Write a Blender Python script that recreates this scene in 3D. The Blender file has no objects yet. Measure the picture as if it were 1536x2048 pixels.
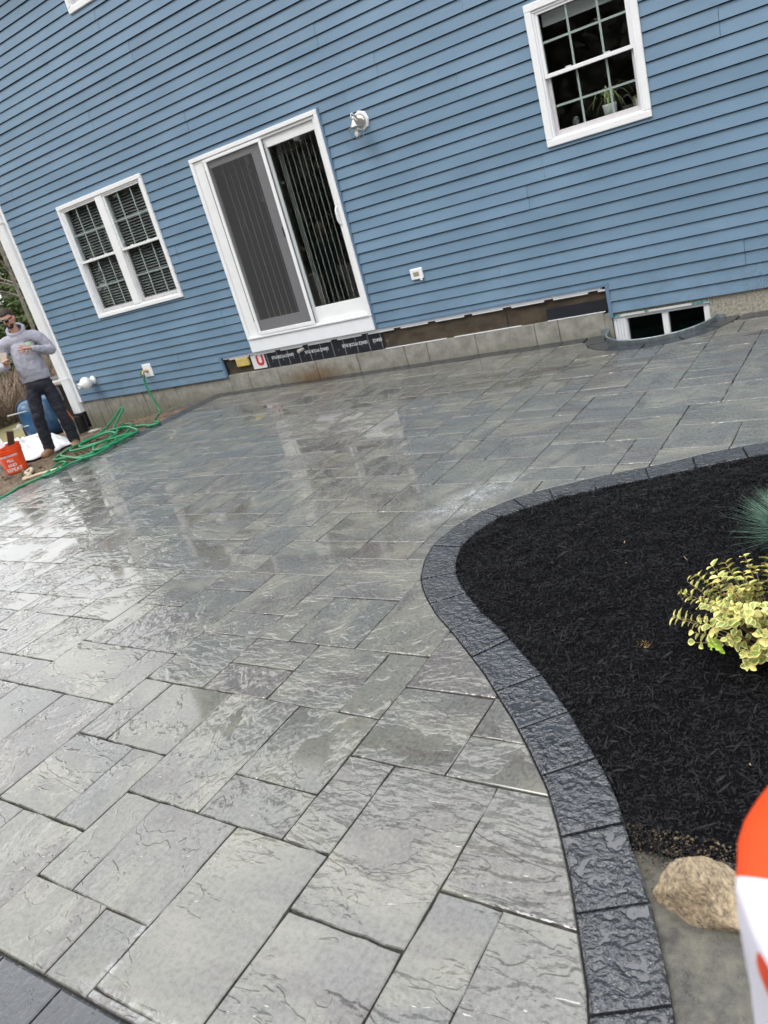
import bpy, bmesh, math, random
import numpy as np
from mathutils import Vector, Matrix, noise as mnoise
R_ = math.radians
random.seed(7); rng = np.random.default_rng(7)
S = bpy.context.scene
C = S.collection
# ------------------------------------------------------------------ camera
cam_d = bpy.data.cameras.new('camera'); cam = bpy.data.objects.new('camera', cam_d); C.objects.link(cam)
RX = Vector((0.82301566, 0.50349453, -0.26294198)); RY = Vector((-0.02045395, -0.43634091, -0.89954891)); RZ = Vector((-0.5676503, 0.74572104, -0.34881695))
CAM = Vector((0, -7.64029, 1.688348))
m = Matrix((RX, -RY, -RZ)).transposed().to_4x4(); m.translation = CAM
cam.matrix_world = m
cam_d.sensor_fit = 'VERTICAL'; cam_d.sensor_height = 24; cam_d.lens = 18.214
cam_d.clip_start = 0.05; cam_d.clip_end = 600
cam_d.dof.use_dof = True; cam_d.dof.focus_distance = 3.6; cam_d.dof.aperture_fstop = 3.4
S.camera = cam
S.render.resolution_x = 768; S.render.resolution_y = 1024
S.view_settings.view_transform = 'Standard'; S.view_settings.look = 'None'; S.view_settings.gamma = 1
S.view_settings.use_curve_mapping = False
S.view_settings.exposure = 1.42
# ------------------------------------------------------------------ world: overcast
SUN_EL, SUN_ROT = 52, 200
w = bpy.data.worlds.new('World'); S.world = w; w.use_nodes = True
wn = w.node_tree; wn.nodes.clear()
def wnode(t, **k):
    n = wn.nodes.new(t)
    for a, b in k.items(): setattr(n, a, b)
    return n
sky = wnode('ShaderNodeTexSky', sky_type='NISHITA', sun_disc=False, sun_elevation=R_(SUN_EL), sun_rotation=R_(SUN_ROT), air_density=1.2, dust_density=2.5)
tc = wnode('ShaderNodeTexCoord'); mp = wnode('ShaderNodeMapping'); mp.inputs['Scale'].default_value = (1, 1, 2.6)
cn = wnode('ShaderNodeTexNoise'); cn.inputs['Scale'].default_value = 1.7; cn.inputs['Detail'].default_value = 6
cr = wnode('ShaderNodeValToRGB'); cr.color_ramp.elements[0].position = .34; cr.color_ramp.elements[0].color = (5.72, 5.8, 5.93, 1)
cr.color_ramp.elements[1].position = .68; cr.color_ramp.elements[1].color = (10.0, 10.03, 10.05, 1)
mx = wnode('ShaderNodeMix', data_type='RGBA'); mx.inputs[0].default_value = .93
bg = wnode('ShaderNodeBackground'); bg.inputs['Strength'].default_value = 0.105
wo = wnode('ShaderNodeOutputWorld')
L = wn.links.new
L(tc.outputs['Generated'], mp.inputs[0]); L(mp.outputs[0], cn.inputs['Vector']); L(cn.outputs[0], cr.inputs[0])
sx = wnode('ShaderNodeSeparateXYZ'); L(tc.outputs['Generated'], sx.inputs[0])
zr_ = wnode('ShaderNodeMapRange'); zr_.inputs['From Min'].default_value = 0; zr_.inputs['From Max'].default_value = .9; zr_.inputs['To Min'].default_value = .98; zr_.inputs['To Max'].default_value = 1.25
L(sx.outputs['Z'], zr_.inputs[0]); sc_ = wnode('ShaderNodeVectorMath', operation='SCALE'); L(cr.outputs[0], sc_.inputs[0]); L(zr_.outputs[0], sc_.inputs['Scale'])
L(sky.outputs[0], mx.inputs[6]); L(sc_.outputs[0], mx.inputs[7]); L(mx.outputs[2], bg.inputs[0]); L(bg.outputs[0], wo.inputs[0])
sd = bpy.data.lights.new('sun', 'SUN'); sd.energy = 0.5; sd.angle = R_(25); sd.color = (1, .97, .93)
sun = bpy.data.objects.new('sun', sd); C.objects.link(sun)
# light comes from behind-left of the camera, high up
sun.rotation_euler = Vector((0.28, 0.60, -0.95)).to_track_quat('-Z', 'Y').to_euler()

# ------------------------------------------------------------------ materials
def mat(name, col, rough=.6, spec=.5, metal=0, var=.0, vscale=8, bump=0, bscale=60, bdist=.002, coat=0, col2=None, sub=0, stretch=(1, 1, 1)):
    m = bpy.data.materials.new(name); m.use_nodes = True
    t = m.node_tree; b = t.nodes['Principled BSDF']
    b.inputs['Base Color'].default_value = (*col, 1); b.inputs['Roughness'].default_value = rough
    b.inputs['Metallic'].default_value = metal; b.inputs['Specular IOR Level'].default_value = spec
    b.inputs['Coat Weight'].default_value = coat
    l = t.links.new
    geo = t.nodes.new('ShaderNodeNewGeometry'); mp = t.nodes.new('ShaderNodeMapping'); mp.inputs['Scale'].default_value = stretch
    l(geo.outputs['Position'], mp.inputs[0])
    if var or col2:
        n = t.nodes.new('ShaderNodeTexNoise'); n.inputs['Scale'].default_value = vscale; n.inputs['Detail'].default_value = 5; n.inputs['Roughness'].default_value = .65
        l(mp.outputs[0], n.inputs['Vector'])
        r = t.nodes.new('ShaderNodeValToRGB')
        c2 = col2 or tuple(c * (1 - var) for c in col); c1 = col if col2 else tuple(min(1, c * (1 + var)) for c in col)
        r.color_ramp.elements[0].position = .33; r.color_ramp.elements[0].color = (*c2, 1)
        r.color_ramp.elements[1].position = .67; r.color_ramp.elements[1].color = (*c1, 1)
        l(n.outputs[0], r.inputs[0]); l(r.outputs[0], b.inputs['Base Color'])
    if bump:
        n2 = t.nodes.new('ShaderNodeTexNoise'); n2.inputs['Scale'].default_value = bscale; n2.inputs['Detail'].default_value = 6
        l(mp.outputs[0], n2.inputs['Vector'])
        bp = t.nodes.new('ShaderNodeBump'); bp.inputs['Strength'].default_value = bump; bp.inputs['Distance'].default_value = bdist
        l(n2.outputs[0], bp.inputs['Height']); l(bp.outputs[0], b.inputs['Normal'])
    return m
M = {}
M['white'] = mat('white_vinyl', (.80, .81, .82), .35, var=.03, vscale=5)
M['white_panel'] = mat('white_pvc', (.78, .80, .83), .4, var=.03)
M['greyframe'] = mat('light_grey_screen_frame', (.52, .52, .55), .45, var=.03)
M['almond'] = mat('grey_white_vinyl', (.56, .54, .55), .45, var=.06, vscale=30)
M['metal'] = mat('brushed_nickel', (.55, .52, .48), .3, metal=.9, var=.1)
M['galv'] = mat('galvanised_steel', (.36, .42, .43), .4, metal=.75, var=.3, vscale=18)
M['black'] = mat('black_plastic', (.012, .012, .013), .45)
M['dark'] = mat('interior_paint', (.30, .29, .28), .9)
M['floor_in'] = mat('interior_floor', (.16, .10, .06), .5)
M['brown_sheath'] = mat('weathered_sheathing', (.085, .062, .038), .8, col2=(.028, .021, .014), vscale=9, bump=.6, stretch=(.5, 1, 1))
M['membrane'] = mat('black_membrane', (.016, .018, .024), .35, var=.2, bump=.5, bscale=14, bdist=.01)
M['lapshade'] = mat('black_lap_shade', (.012, .014, .02), .9)  # wall backing painted near-black so slots under the laps read as shadow lines
M['printw'] = mat('white_print', (.62, .65, .68), .6)
M['foam'] = mat('yellow_foam', (.50, .38, .11), .8, bump=1, bscale=60, var=.25, vscale=40)
M['red'] = mat('red_print', (.55, .03, .03), .5)
M['wrap'] = mat('white_house_wrap', (.66, .66, .68), .5, bump=.5, bscale=25, bdist=.01)
M['hose'] = mat('green_hose', (.012, .21, .085), .32, var=.2, vscale=20)
M['rope'] = mat('cream_rope', (.50, .42, .30), .8, bump=.5, bscale=200)
M['orange'] = mat('orange_bucket_plastic', (.78, .075, .012), .38, var=.12, vscale=14)
M['blue'] = mat('blue_painted_steel', (.022, .075, .155), .3, var=.3, vscale=7)
M['tarp'] = mat('white_tarp', (.62, .63, .65), .5, bump=1, bscale=9, bdist=.03, var=.1)
M['wood'] = mat('weathered_wood', (.30, .23, .15), .8, var=.3, vscale=20, bump=.5)
M['pallet'] = mat('cream_concrete_block', (.42, .40, .36), .8, var=.2, bump=.4)
M['wpot'] = mat('white_ceramic', (.80, .82, .80), .4)
M['steel'] = mat('grey_steel', (.3, .3, .3), .4, metal=.7)
M['orcord'] = mat('orange_cord', (.6, .12, .03), .5)
M['roof'] = mat('roof_shingle', (.06, .06, .065), .9, var=.3)

def siding_mat():
    m = mat('blue_vinyl_siding', (.15, .25, .385), .42, spec=.4)
    t = m.node_tree; l = t.links.new; b = t.nodes['Principled BSDF']
    geo = t.nodes.new('ShaderNodeNewGeometry'); oi = t.nodes.new('ShaderNodeObjectInfo')
    mp = t.nodes.new('ShaderNodeMapping'); mp.inputs['Scale'].default_value = (.7, 1, 1.3)
    l(geo.outputs['Position'], mp.inputs[0])
    n = t.nodes.new('ShaderNodeTexNoise'); n.inputs['Scale'].default_value = 2.2; n.inputs['Detail'].default_value = 4
    l(mp.outputs[0], n.inputs['Vector'])
    r = t.nodes.new('ShaderNodeValToRGB'); r.color_ramp.elements[0].position = .3; r.color_ramp.elements[0].color = (.122, .203, .290, 1)
    r.color_ramp.elements[1].position = .7; r.color_ramp.elements[1].color = (.152, .243, .340, 1)
    l(n.outputs[0], r.inputs[0])
    # per-panel fading
    mr = t.nodes.new('ShaderNodeMapRange'); mr.inputs['To Min'].default_value = .94; mr.inputs['To Max'].default_value = 1.06
    l(oi.outputs['Random'], mr.inputs[0])
    vm = t.nodes.new('ShaderNodeVectorMath'); vm.operation = 'SCALE'; l(r.outputs[0], vm.inputs[0]); l(mr.outputs[0], vm.inputs['Scale'])
    # splashed dirt spots low on the wall at the right and under the pipe
    n3 = t.nodes.new('ShaderNodeTexNoise'); n3.inputs['Scale'].default_value = 120; n3.inputs['Detail'].default_value = 2
    l(geo.outputs['Position'], n3.inputs['Vector'])
    sp = t.nodes.new('ShaderNodeSeparateXYZ'); l(geo.outputs['Position'], sp.inputs[0])
    zr = t.nodes.new('ShaderNodeMapRange'); zr.inputs['From Min'].default_value = .75; zr.inputs['From Max'].default_value = .25; l(sp.outputs['Z'], zr.inputs[0])
    xr = t.nodes.new('ShaderNodeMapRange'); xr.inputs['From Min'].default_value = -1.7; xr.inputs['From Max'].default_value = -.9; l(sp.outputs['X'], xr.inputs[0])
    mm = t.nodes.new('ShaderNodeMath'); mm.operation = 'MULTIPLY'; l(zr.outputs[0], mm.inputs[0]); l(xr.outputs[0], mm.inputs[1])
    ad = t.nodes.new('ShaderNodeMath'); ad.operation = 'MULTIPLY_ADD'; l(mm.outputs[0], ad.inputs[0]); ad.inputs[1].default_value = .22; l(n3.outputs[0], ad.inputs[2])
    gt = t.nodes.new('ShaderNodeMapRange'); gt.inputs['From Min'].default_value = .68; gt.inputs['From Max'].default_value = .74; l(ad.outputs[0], gt.inputs[0])
    mx = t.nodes.new('ShaderNodeMix'); mx.data_type = 'RGBA'; l(gt.outputs[0], mx.inputs[0]); l(vm.outputs[0], mx.inputs[6]); mx.inputs[7].default_value = (.085, .13, .185, 1)
    n5 = t.nodes.new('ShaderNodeTexNoise'); n5.inputs['Scale'].default_value = 9; n5.inputs['Detail'].default_value = 7; n5.inputs['Roughness'].default_value = .75; l(geo.outputs['Position'], n5.inputs['Vector'])
    z5 = t.nodes.new('ShaderNodeMapRange'); z5.inputs['From Min'].default_value = 1.1; z5.inputs['From Max'].default_value = .2; l(sp.outputs['Z'], z5.inputs[0])
    a5 = t.nodes.new('ShaderNodeMapRange'); a5.inputs['From Min'].default_value = .42; a5.inputs['From Max'].default_value = .72; a5.inputs['To Max'].default_value = .55; l(n5.outputs[0], a5.inputs[0])
    m5 = t.nodes.new('ShaderNodeMath'); m5.operation = 'MULTIPLY'; l(z5.outputs[0], m5.inputs[0]); l(a5.outputs[0], m5.inputs[1])
    mx5 = t.nodes.new('ShaderNodeMix'); mx5.data_type = 'RGBA'; l(m5.outputs[0], mx5.inputs[0]); l(mx.outputs[2], mx5.inputs[6]); mx5.inputs[7].default_value = (.12, .15, .17, 1)
    l(mx5.outputs[2], b.inputs['Base Color'])
    wv = t.nodes.new('ShaderNodeTexNoise'); wv.inputs['Scale'].default_value = 30
    mp2 = t.nodes.new('ShaderNodeMapping'); mp2.inputs['Scale'].default_value = (.15, 1, 4); l(geo.outputs['Position'], mp2.inputs[0]); l(mp2.outputs[0], wv.inputs['Vector'])
    bp = t.nodes.new('ShaderNodeBump'); bp.inputs['Strength'].default_value = .35; bp.inputs['Distance'].default_value = .003; l(wv.outputs[0], bp.inputs['Height']); l(bp.outputs[0], b.inputs['Normal'])
    return m
M['siding'] = siding_mat()
M['bluetrim'] = mat('blue_vinyl_trim', (.12, .20, .30), .45, var=.05)

def concrete_mat():
    m = mat('stained_concrete', (.3, .29, .25), .85)
    t = m.node_tree; l = t.links.new; b = t.nodes['Principled BSDF']
    g = t.nodes.new('ShaderNodeNewGeometry'); sp = t.nodes.new('ShaderNodeSeparateXYZ'); l(g.outputs['Position'], sp.inputs[0])
    n = t.nodes.new('ShaderNodeTexNoise'); n.inputs['Scale'].default_value = 7; n.inputs['Detail'].default_value = 8; n.inputs['Roughness'].default_value = .7; l(g.outputs['Position'], n.inputs['Vector'])
    r = t.nodes.new('ShaderNodeValToRGB'); r.color_ramp.elements[0].position = .3; r.color_ramp.elements[0].color = (.15, .145, .125, 1); r.color_ramp.elements[1].position = .7; r.color_ramp.elements[1].color = (.34, .33, .29, 1)
    l(n.outputs[0], r.inputs[0])
    # rust under the door
    mp = t.nodes.new('ShaderNodeMapping'); mp.inputs['Location'].default_value = (6.25, 0, 0); mp.inputs['Scale'].default_value = (1.6, 0, 5); l(g.outputs['Position'], mp.inputs[0])
    gr = t.nodes.new('ShaderNodeVectorMath'); gr.operation = 'LENGTH'; 
    mp.inputs['Location'].default_value = (6.25 * 1.6, 0, 0); l(mp.outputs[0], gr.inputs[0])
    a = t.nodes.new('ShaderNodeMath'); a.operation = 'MULTIPLY_ADD'; l(n.outputs[0], a.inputs[0]); a.inputs[1].default_value = .9; l(gr.outputs['Value'], a.inputs[2])
    rr = t.nodes.new('ShaderNodeMapRange'); rr.inputs['From Min'].default_value = 1.5; rr.inputs['From Max'].default_value = .65; rr.inputs['To Max'].default_value = .85; l(a.outputs[0], rr.inputs[0])
    mx = t.nodes.new('ShaderNodeMix'); mx.data_type = 'RGBA'; l(rr.outputs[0], mx.inputs[0]); l(r.outputs[0], mx.inputs[6]); mx.inputs[7].default_value = (.13, .065, .02, 1)
    # vertical drip streaks on the left part
    mp3 = t.nodes.new('ShaderNodeMapping'); mp3.inputs['Scale'].default_value = (16, 1, .9); l(g.outputs['Position'], mp3.inputs[0])
    n3 = t.nodes.new('ShaderNodeTexNoise'); n3.inputs['Scale'].default_value = 1.6; n3.inputs['Detail'].default_value = 3; l(mp3.outputs[0], n3.inputs['Vector'])
    s3 = t.nodes.new('ShaderNodeMapRange'); s3.inputs['From Min'].default_value = .56; s3.inputs['From Max'].default_value = .64; l(n3.outputs[0], s3.inputs[0])
    xl = t.nodes.new('ShaderNodeMapRange'); xl.inputs['From Min'].default_value = -8.2; xl.inputs['From Max'].default_value = -8.8; xl.inputs['To Max'].default_value = .8; l(sp.outputs['X'], xl.inputs[0])
    m3 = t.nodes.new('ShaderNodeMath'); m3.operation = 'MULTIPLY'; l(s3.outputs[0], m3.inputs[0]); l(xl.outputs[0], m3.inputs[1])
    mx3 = t.nodes.new('ShaderNodeMix'); mx3.data_type = 'RGBA'; l(m3.outputs[0], mx3.inputs[0]); l(mx.outputs[2], mx3.inputs[6]); mx3.inputs[7].default_value = (.07, .065, .055, 1)
    # moss near the soil, at both ends
    zz = t.nodes.new('ShaderNodeMapRange'); zz.inputs['From Min'].default_value = .10; zz.inputs['From Max'].default_value = -.12; l(sp.outputs['Z'], zz.inputs[0])
    m4 = t.nodes.new('ShaderNodeMath'); m4.operation = 'MULTIPLY'; l(zz.outputs[0], m4.inputs[0]); l(n.outputs[0], m4.inputs[1])
    mx4 = t.nodes.new('ShaderNodeMix'); mx4.data_type = 'RGBA'; l(m4.outputs[0], mx4.inputs[0]); l(mx3.outputs[2], mx4.inputs[6]); mx4.inputs[7].default_value = (.07, .08, .02, 1)
    l(mx4.outputs[2], b.inputs['Base Color'])
    bp = t.nodes.new('ShaderNodeBump'); bp.inputs['Distance'].default_value = .004; l(n.outputs[0], bp.inputs['Height']); l(bp.outputs[0], b.inputs['Normal'])
    return m
M['concrete'] = concrete_mat()
M['roughconc'] = mat('pebbly_concrete', (.42, .40, .33), .9, col2=(.16, .15, .12), vscale=45, bump=1, bscale=90, bdist=.006)

def glass_mat(name, tint, refl=1.0, transp=1.0):
    m = bpy.data.materials.new(name); m.use_nodes = True; t = m.node_tree; t.nodes.clear(); l = t.links.new
    o = t.nodes.new('ShaderNodeOutputMaterial'); f = t.nodes.new('ShaderNodeFresnel'); f.inputs[0].default_value = 1.6
    tr = t.nodes.new('ShaderNodeBsdfTransparent'); tr.inputs[0].default_value = (*tint, 1)
    gl = t.nodes.new('ShaderNodeBsdfGlossy'); gl.inputs['Roughness'].default_value = .01
    x = t.nodes.new('ShaderNodeMixShader'); gm = t.nodes.new('ShaderNodeNewGeometry'); iv = t.nodes.new('ShaderNodeMath'); iv.operation = 'SUBTRACT'; iv.inputs[0].default_value = 1; l(gm.outputs['Backfacing'], iv.inputs[1])
    fm = t.nodes.new('ShaderNodeMath'); fm.operation = 'MULTIPLY'; fm.use_clamp = True; l(f.outputs[0], fm.inputs[0]); l(iv.outputs[0], fm.inputs[1])
    l(fm.outputs[0], x.inputs[0]); l(tr.outputs[0], x.inputs[1]); l(gl.outputs[0], x.inputs[2]); l(x.outputs[0], o.inputs[0])
    return m
M['glass'] = glass_mat('window_glass', (.93, .96, .95))
M['lampglass'] = glass_mat('lamp_glass', (.92, .93, .93))
M['bglass'] = glass_mat('basement_glass', (.15, .3, .3))
def screen_mat():
    m = bpy.data.materials.new('insect_screen'); m.use_nodes = True; t = m.node_tree; t.nodes.clear(); l = t.links.new
    o = t.nodes.new('ShaderNodeOutputMaterial'); tr = t.nodes.new('ShaderNodeBsdfTransparent'); d = t.nodes.new('ShaderNodeBsdfDiffuse'); d.inputs[0].default_value = (.10, .10, .105, 1)
    x = t.nodes.new('ShaderNodeMixShader'); x.inputs[0].default_value = .30; l(tr.outputs[0], x.inputs[1]); l(d.outputs[0], x.inputs[2]); l(x.outputs[0], o.inputs[0])
    return m
M['screen'] = screen_mat()

def paver_mat(name, kind):
    m = bpy.data.materials.new(name); m.use_nodes = True; t = m.node_tree; b = t.nodes['Principled BSDF']; l = t.links.new
    def N(ty, **k):
        n = t.nodes.new(ty)
        for a, v in k.items(): setattr(n, a, v)
        return n
    def math_(op, a, b_=None, c=None, clamp=False):
        n = N('ShaderNodeMath', operation=op, use_clamp=clamp)
        for i, v in enumerate((a, b_, c)):
            if v is None: continue
            if isinstance(v, (int, float)): n.inputs[i].default_value = v
            else: l(v, n.inputs[i])
        return n.outputs[0]
    def rmp(v, a, b_, c=0., d=1., sm=False):
        n = N('ShaderNodeMapRange'); 
        if sm: n.interpolation_type = 'SMOOTHSTEP'
        l(v, n.inputs[0])
        for i, x in enumerate((a, b_, c, d)): n.inputs[i + 1].default_value = x
        return n.outputs[0]
    def noise(vec, sc, det=5, ro=.6, dist=0.):
        n = N('ShaderNodeTexNoise'); n.inputs['Scale'].default_value = sc; n.inputs['Detail'].default_value = det; n.inputs['Roughness'].default_value = ro; n.inputs['Distortion'].default_value = dist
        l(vec, n.inputs['Vector']); return n.outputs[0]
    def mixc(f, a, b_):
        n = N('ShaderNodeMix', data_type='RGBA')
        if isinstance(f, float): n.inputs[0].default_value = f
        else: l(f, n.inputs[0])
        for i, v in ((6, a), (7, b_)):
            if isinstance(v, tuple): n.inputs[i].default_value = (*v, 1)
            else: l(v, n.inputs[i])
        return n.outputs[2]
    geo = N('ShaderNodeNewGeometry'); oi = N('ShaderNodeObjectInfo')
    rnd = math_('FRACT', math_('ADD', oi.outputs['Random'], geo.outputs['Random Per Island']))
    rnd2 = math_('FRACT', math_('MULTIPLY', rnd, 17.31)); rnd3 = math_('FRACT', math_('MULTIPLY', rnd, 53.7))
    cb = N('ShaderNodeCombineXYZ'); l(math_('MULTIPLY', rnd, 91.), cb.inputs[0]); l(math_('MULTIPLY', rnd2, 57.), cb.inputs[1])
    va = N('ShaderNodeVectorMath', operation='ADD'); l(geo.outputs['Position'], va.inputs[0]); l(cb.outputs[0], va.inputs[1])
    P = va.outputs[0]
    mp = N('ShaderNodeMapping'); mp.inputs['Scale'].default_value = (.55, 1.15, 1); l(P, mp.inputs[0])
    mpb = N('ShaderNodeMapping'); mpb.inputs['Scale'].default_value = (1.0, .70, 1); mpb.inputs['Rotation'].default_value = (0, 0, .7); l(P, mpb.inputs[0])
    pv = N('ShaderNodeMix', data_type='VECTOR'); l(math_('GREATER_THAN', math_('FRACT', math_('MULTIPLY', rnd, 131.)), .55), pv.inputs[0]); l(mp.outputs[0], pv.inputs[4]); l(mpb.outputs[0], pv.inputs[5]); PS = pv.outputs[1]
    if kind == 'field':
        n1 = noise(PS, 4.2, 3, .5, .5)
        k = math_('MULTIPLY', n1, 9.)
        terr = math_('ADD', math_('FLOOR', k), rmp(math_('FRACT', k), .88, 1., sm=True))
        n2 = noise(PS, 9.5, 2.5, .5, .9); n4 = noise(PS, 34, 3, .5, .3)
        big = noise(PS, 2.1, 2, .5)
        h = math_('ADD', math_('MULTIPLY', terr, .080), math_('MULTIPLY', math_('ADD', math_('MULTIPLY', math_('SUBTRACT', n2, .5), math_('ADD', .35, math_('MULTIPLY', rnd2, .75))), .5), .80)); h = math_('ADD', h, math_('MULTIPLY', n4, .16))
        h = math_('ADD', h, math_('MULTIPLY', big, .25))
        lvl = math_('ADD', .82, math_('MULTIPLY', rnd3, .14))
        bd = .030
    else:
        n1 = noise(P, 22, 2.5, .5, 1.0); n2 = noise(P, 60, 3, .5, .3)
        h = math_('ADD', math_('MULTIPLY', n1, .6), math_('MULTIPLY', n2, .3)); lvl = math_('ADD', .34, math_('MULTIPLY', rnd3, .06))
        bd = .045 if kind == 'edge' else .010
    wet = math_('MAXIMUM', h, lvl)
    film = rmp(math_('SUBTRACT', h, lvl), .0, .05)
    # colour
    if kind == 'field':
        cr = N('ShaderNodeValToRGB'); e = cr.color_ramp; e.interpolation = 'CONSTANT'
        cols = [(0, (.114, .113, .106)), (.22, (.104, .107, .098)), (.40, (.120, .118, .112)), (.55, (.104, .093, .090)), (.68, (.130, .129, .111)), (.80, (.100, .103, .100)), (.92, (.145, .146, .128))]
        e.elements[0].position = 0; e.elements[0].color = (*cols[0][1], 1); e.elements[1].position = cols[1][0]; e.elements[1].color = (*cols[1][1], 1)
        for p_, c_ in cols[2:]:
            q = e.elements.new(p_); q.color = (*c_, 1)
        l(rnd2, cr.inputs[0])
        cA = noise(PS, 2.6, 4, .6, .4); cB = noise(PS, 3.3, 5, .6, .9)
        col = mixc(rmp(cA, .47, .64, 0, .85), cr.outputs[0], (.222, .214, .170))
        col = mixc(rmp(cB, .52, .64, 0, .85), col, (.080, .067, .068))
        fine = noise(P, 60, 6, .75)
        col = mixc(rmp(fine, .35, .7, 0, .55), col, (.27, .27, .25))
        col = mixc(rmp(fine, .5, .3, 0, .4), col, (.045, .045, .043))
    else:
        fine = noise(P, 50, 6, .7); c0 = noise(P, 5, 4)
        col = mixc(rmp(c0, .35, .65), (.026, .029, .036), (.042, .046, .056))
        col = mixc(rmp(fine, .5, .75, 0, .35), col, (.12, .125, .14))
    col = mixc(.10, col, (.01, .01, .01))
    # whitish residue patch (dried joint-sand haze) beside the inner curve of the border
    if kind == 'field':
        sp = N('ShaderNodeSeparateXYZ'); l(geo.outputs['Position'], sp.inputs[0])
        X, Y = sp.outputs['X'], sp.outputs['Y']
        def blob(cx, cy, ax, rx, ry):
            c, s = math.cos(ax), math.sin(ax)
            dx = math_('SUBTRACT', X, cx); dy = math_('SUBTRACT', Y, cy)
            u = math_('DIVIDE', math_('ADD', math_('MULTIPLY', dx, c), math_('MULTIPLY', dy, s)), rx)
            v = math_('DIVIDE', math_('SUBTRACT', math_('MULTIPLY', dy, c), math_('MULTIPLY', dx, s)), ry)
            return math_('SQRT', math_('ADD', math_('MULTIPLY', u, u), math_('MULTIPLY', v, v)))
        d = blob(-2.20, -3.85, 1.05, .42, .15)
        d2 = blob(-1.87, -6.93, 1.5708, .15, .022)
        d3 = blob(-1.68, -7.03, 0, .24, .024)
        dm = math_('MINIMUM', d, math_('MINIMUM', d2, d3))
        g2 = N('ShaderNodeTexNoise'); g2.inputs['Scale'].default_value = 26; g2.inputs['Detail'].default_value = 4; g2.inputs['Distortion'].default_value = 1.5; l(geo.outputs['Position'], g2.inputs['Vector'])
        ridge = math_('ABSOLUTE', math_('SUBTRACT', g2.outputs[0], .5))
        line = rmp(ridge, .10, .005)
        g3 = noise(geo.outputs['Position'], 7, 3)
        mask = math_('MULTIPLY', math_('MULTIPLY', line, rmp(g3, .35, .62)), rmp(dm, 1.25, .30, 0, .85), clamp=True)
        col = mixc(mask, col, (.56, .57, .59))
    col = mixc(film, mixc(.10, col, (0.02, 0.022, 0.022)), col)
    l(col, b.inputs['Base Color'])
    rr = noise(geo.outputs['Position'], 1.1, 3)
    dry = rmp(rr, .3, .7, .06, .13) if kind == 'field' else (rmp(rr, .3, .7, .12, .22) if kind == 'band' else rmp(rr, .3, .7, .04, .08))
    mixr = N('ShaderNodeMix', data_type='FLOAT'); l(film, mixr.inputs[0]); mixr.inputs[2].default_value = .07 if kind != 'band' else .12; l(dry, mixr.inputs[3])
    l(mixr.outputs[0], b.inputs['Roughness'])
    b.inputs['Specular IOR Level'].default_value = .9
    bp = N('ShaderNodeBump'); bp.inputs['Strength'].default_value = 1; bp.inputs['Distance'].default_value = bd; l(wet, bp.inputs['Height'])
    bp2 = N('ShaderNodeBump'); bp2.inputs['Strength'].default_value = .12; bp2.inputs['Distance'].default_value = .0012; l(math_('MULTIPLY', fine, film), bp2.inputs['Height']); l(bp.outputs[0], bp2.inputs['Normal'])
    l(bp2.outputs[0], b.inputs['Normal'])
    return m
M['paver'] = paver_mat('wet_cleft_paver', 'field')
M['edge'] = paver_mat('wet_charcoal_edging', 'edge')
M['band'] = paver_mat('charcoal_border', 'band')
M['joint'] = mat('dark_joint_sand', (.15, .147, .135), .7, col2=(.05, .05, .048), vscale=120, bump=1, bscale=300, bdist=.003)
M['dirt'] = mat('brown_dirt', (.20, .145, .09), .9, col2=(.085, .06, .04), vscale=9, bump=1, bscale=30, bdist=.03)
M['soil'] = mat('tan_soil', (.20, .145, .085), .95, col2=(.05, .037, .025), vscale=35, bump=1, bscale=80, bdist=.02)
M['sandpad'] = mat('wet_grey_sand', (.135, .13, .10), .6, col2=(.04, .038, .037), vscale=22, bump=.7, bscale=240, bdist=.003)
M['mulchbase'] = mat('mulch_base', (.004, .004, .005), .9, spec=.1, bump=1, bscale=60, bdist=.03)
M['mulch'] = mat('black_mulch_chip', (.0072, .0070, .0082), .6, spec=.26, col2=(.004, .004, .005), vscale=25, bump=.5, bscale=200)
M['gravel'] = mat('grey_gravel_chip', (.17, .165, .15), .7, col2=(.05, .045, .05), vscale=300)
M['tan'] = mat('tan_fragment', (.42, .30, .16), .8)
M['rock'] = mat('tan_granite', (.46, .36, .23), .85, col2=(.13, .10, .07), vscale=70, bump=1, bscale=110, bdist=.005)
M['lf_c'] = mat('leaf_green_centre', (.27, .36, .10), .42, var=.2, vscale=30)
M['lf_m'] = mat('leaf_cream_margin', (.74, .66, .22), .42, var=.12, vscale=30)
M['lf_n'] = mat('leaf_lime_shoot', (.34, .50, .04), .4, var=.2, vscale=30)
M['stem'] = mat('plant_stem', (.22, .17, .08), .7)
M['fescue'] = mat('blue_green_blade', (.17, .30, .22), .5, col2=(.09, .18, .13), vscale=30)
M['bark'] = mat('tree_bark', (.24, .21, .18), .9, var=.35, vscale=12, bump=1, bscale=20, bdist=.02)
M['needle'] = mat('evergreen_foliage', (.12, .17, .045), .7, col2=(.04, .07, .018), vscale=1.6)
M['far_tree'] = mat('pale_reflected_foliage', (.26, .25, .20), .8, col2=(.10, .10, .08), vscale=.8)  # foliage colour paled so the window glass reflects a lighter grey
M['twig'] = mat('brown_brush_twigs', (.27, .205, .15), .9, col2=(.14, .10, .075), vscale=3)
M['lawn'] = mat('dormant_lawn', (.26, .235, .10), .9, col2=(.13, .12, .06), vscale=3)
M['skin'] = mat('skin', (.50, .27, .19), .5, var=.08, vscale=30)
M['hair'] = mat('dark_brown_hair', (.035, .022, .015), .6, bump=1, bscale=150, bdist=.01, var=.3, vscale=60)
M['hood'] = mat('heather_grey_fleece', (.36, .36, .43), .9, var=.10, vscale=9, bump=1, bscale=11, bdist=.035)
M['hoodin'] = mat('hood_lining', (.04, .045, .09), .9)
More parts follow.
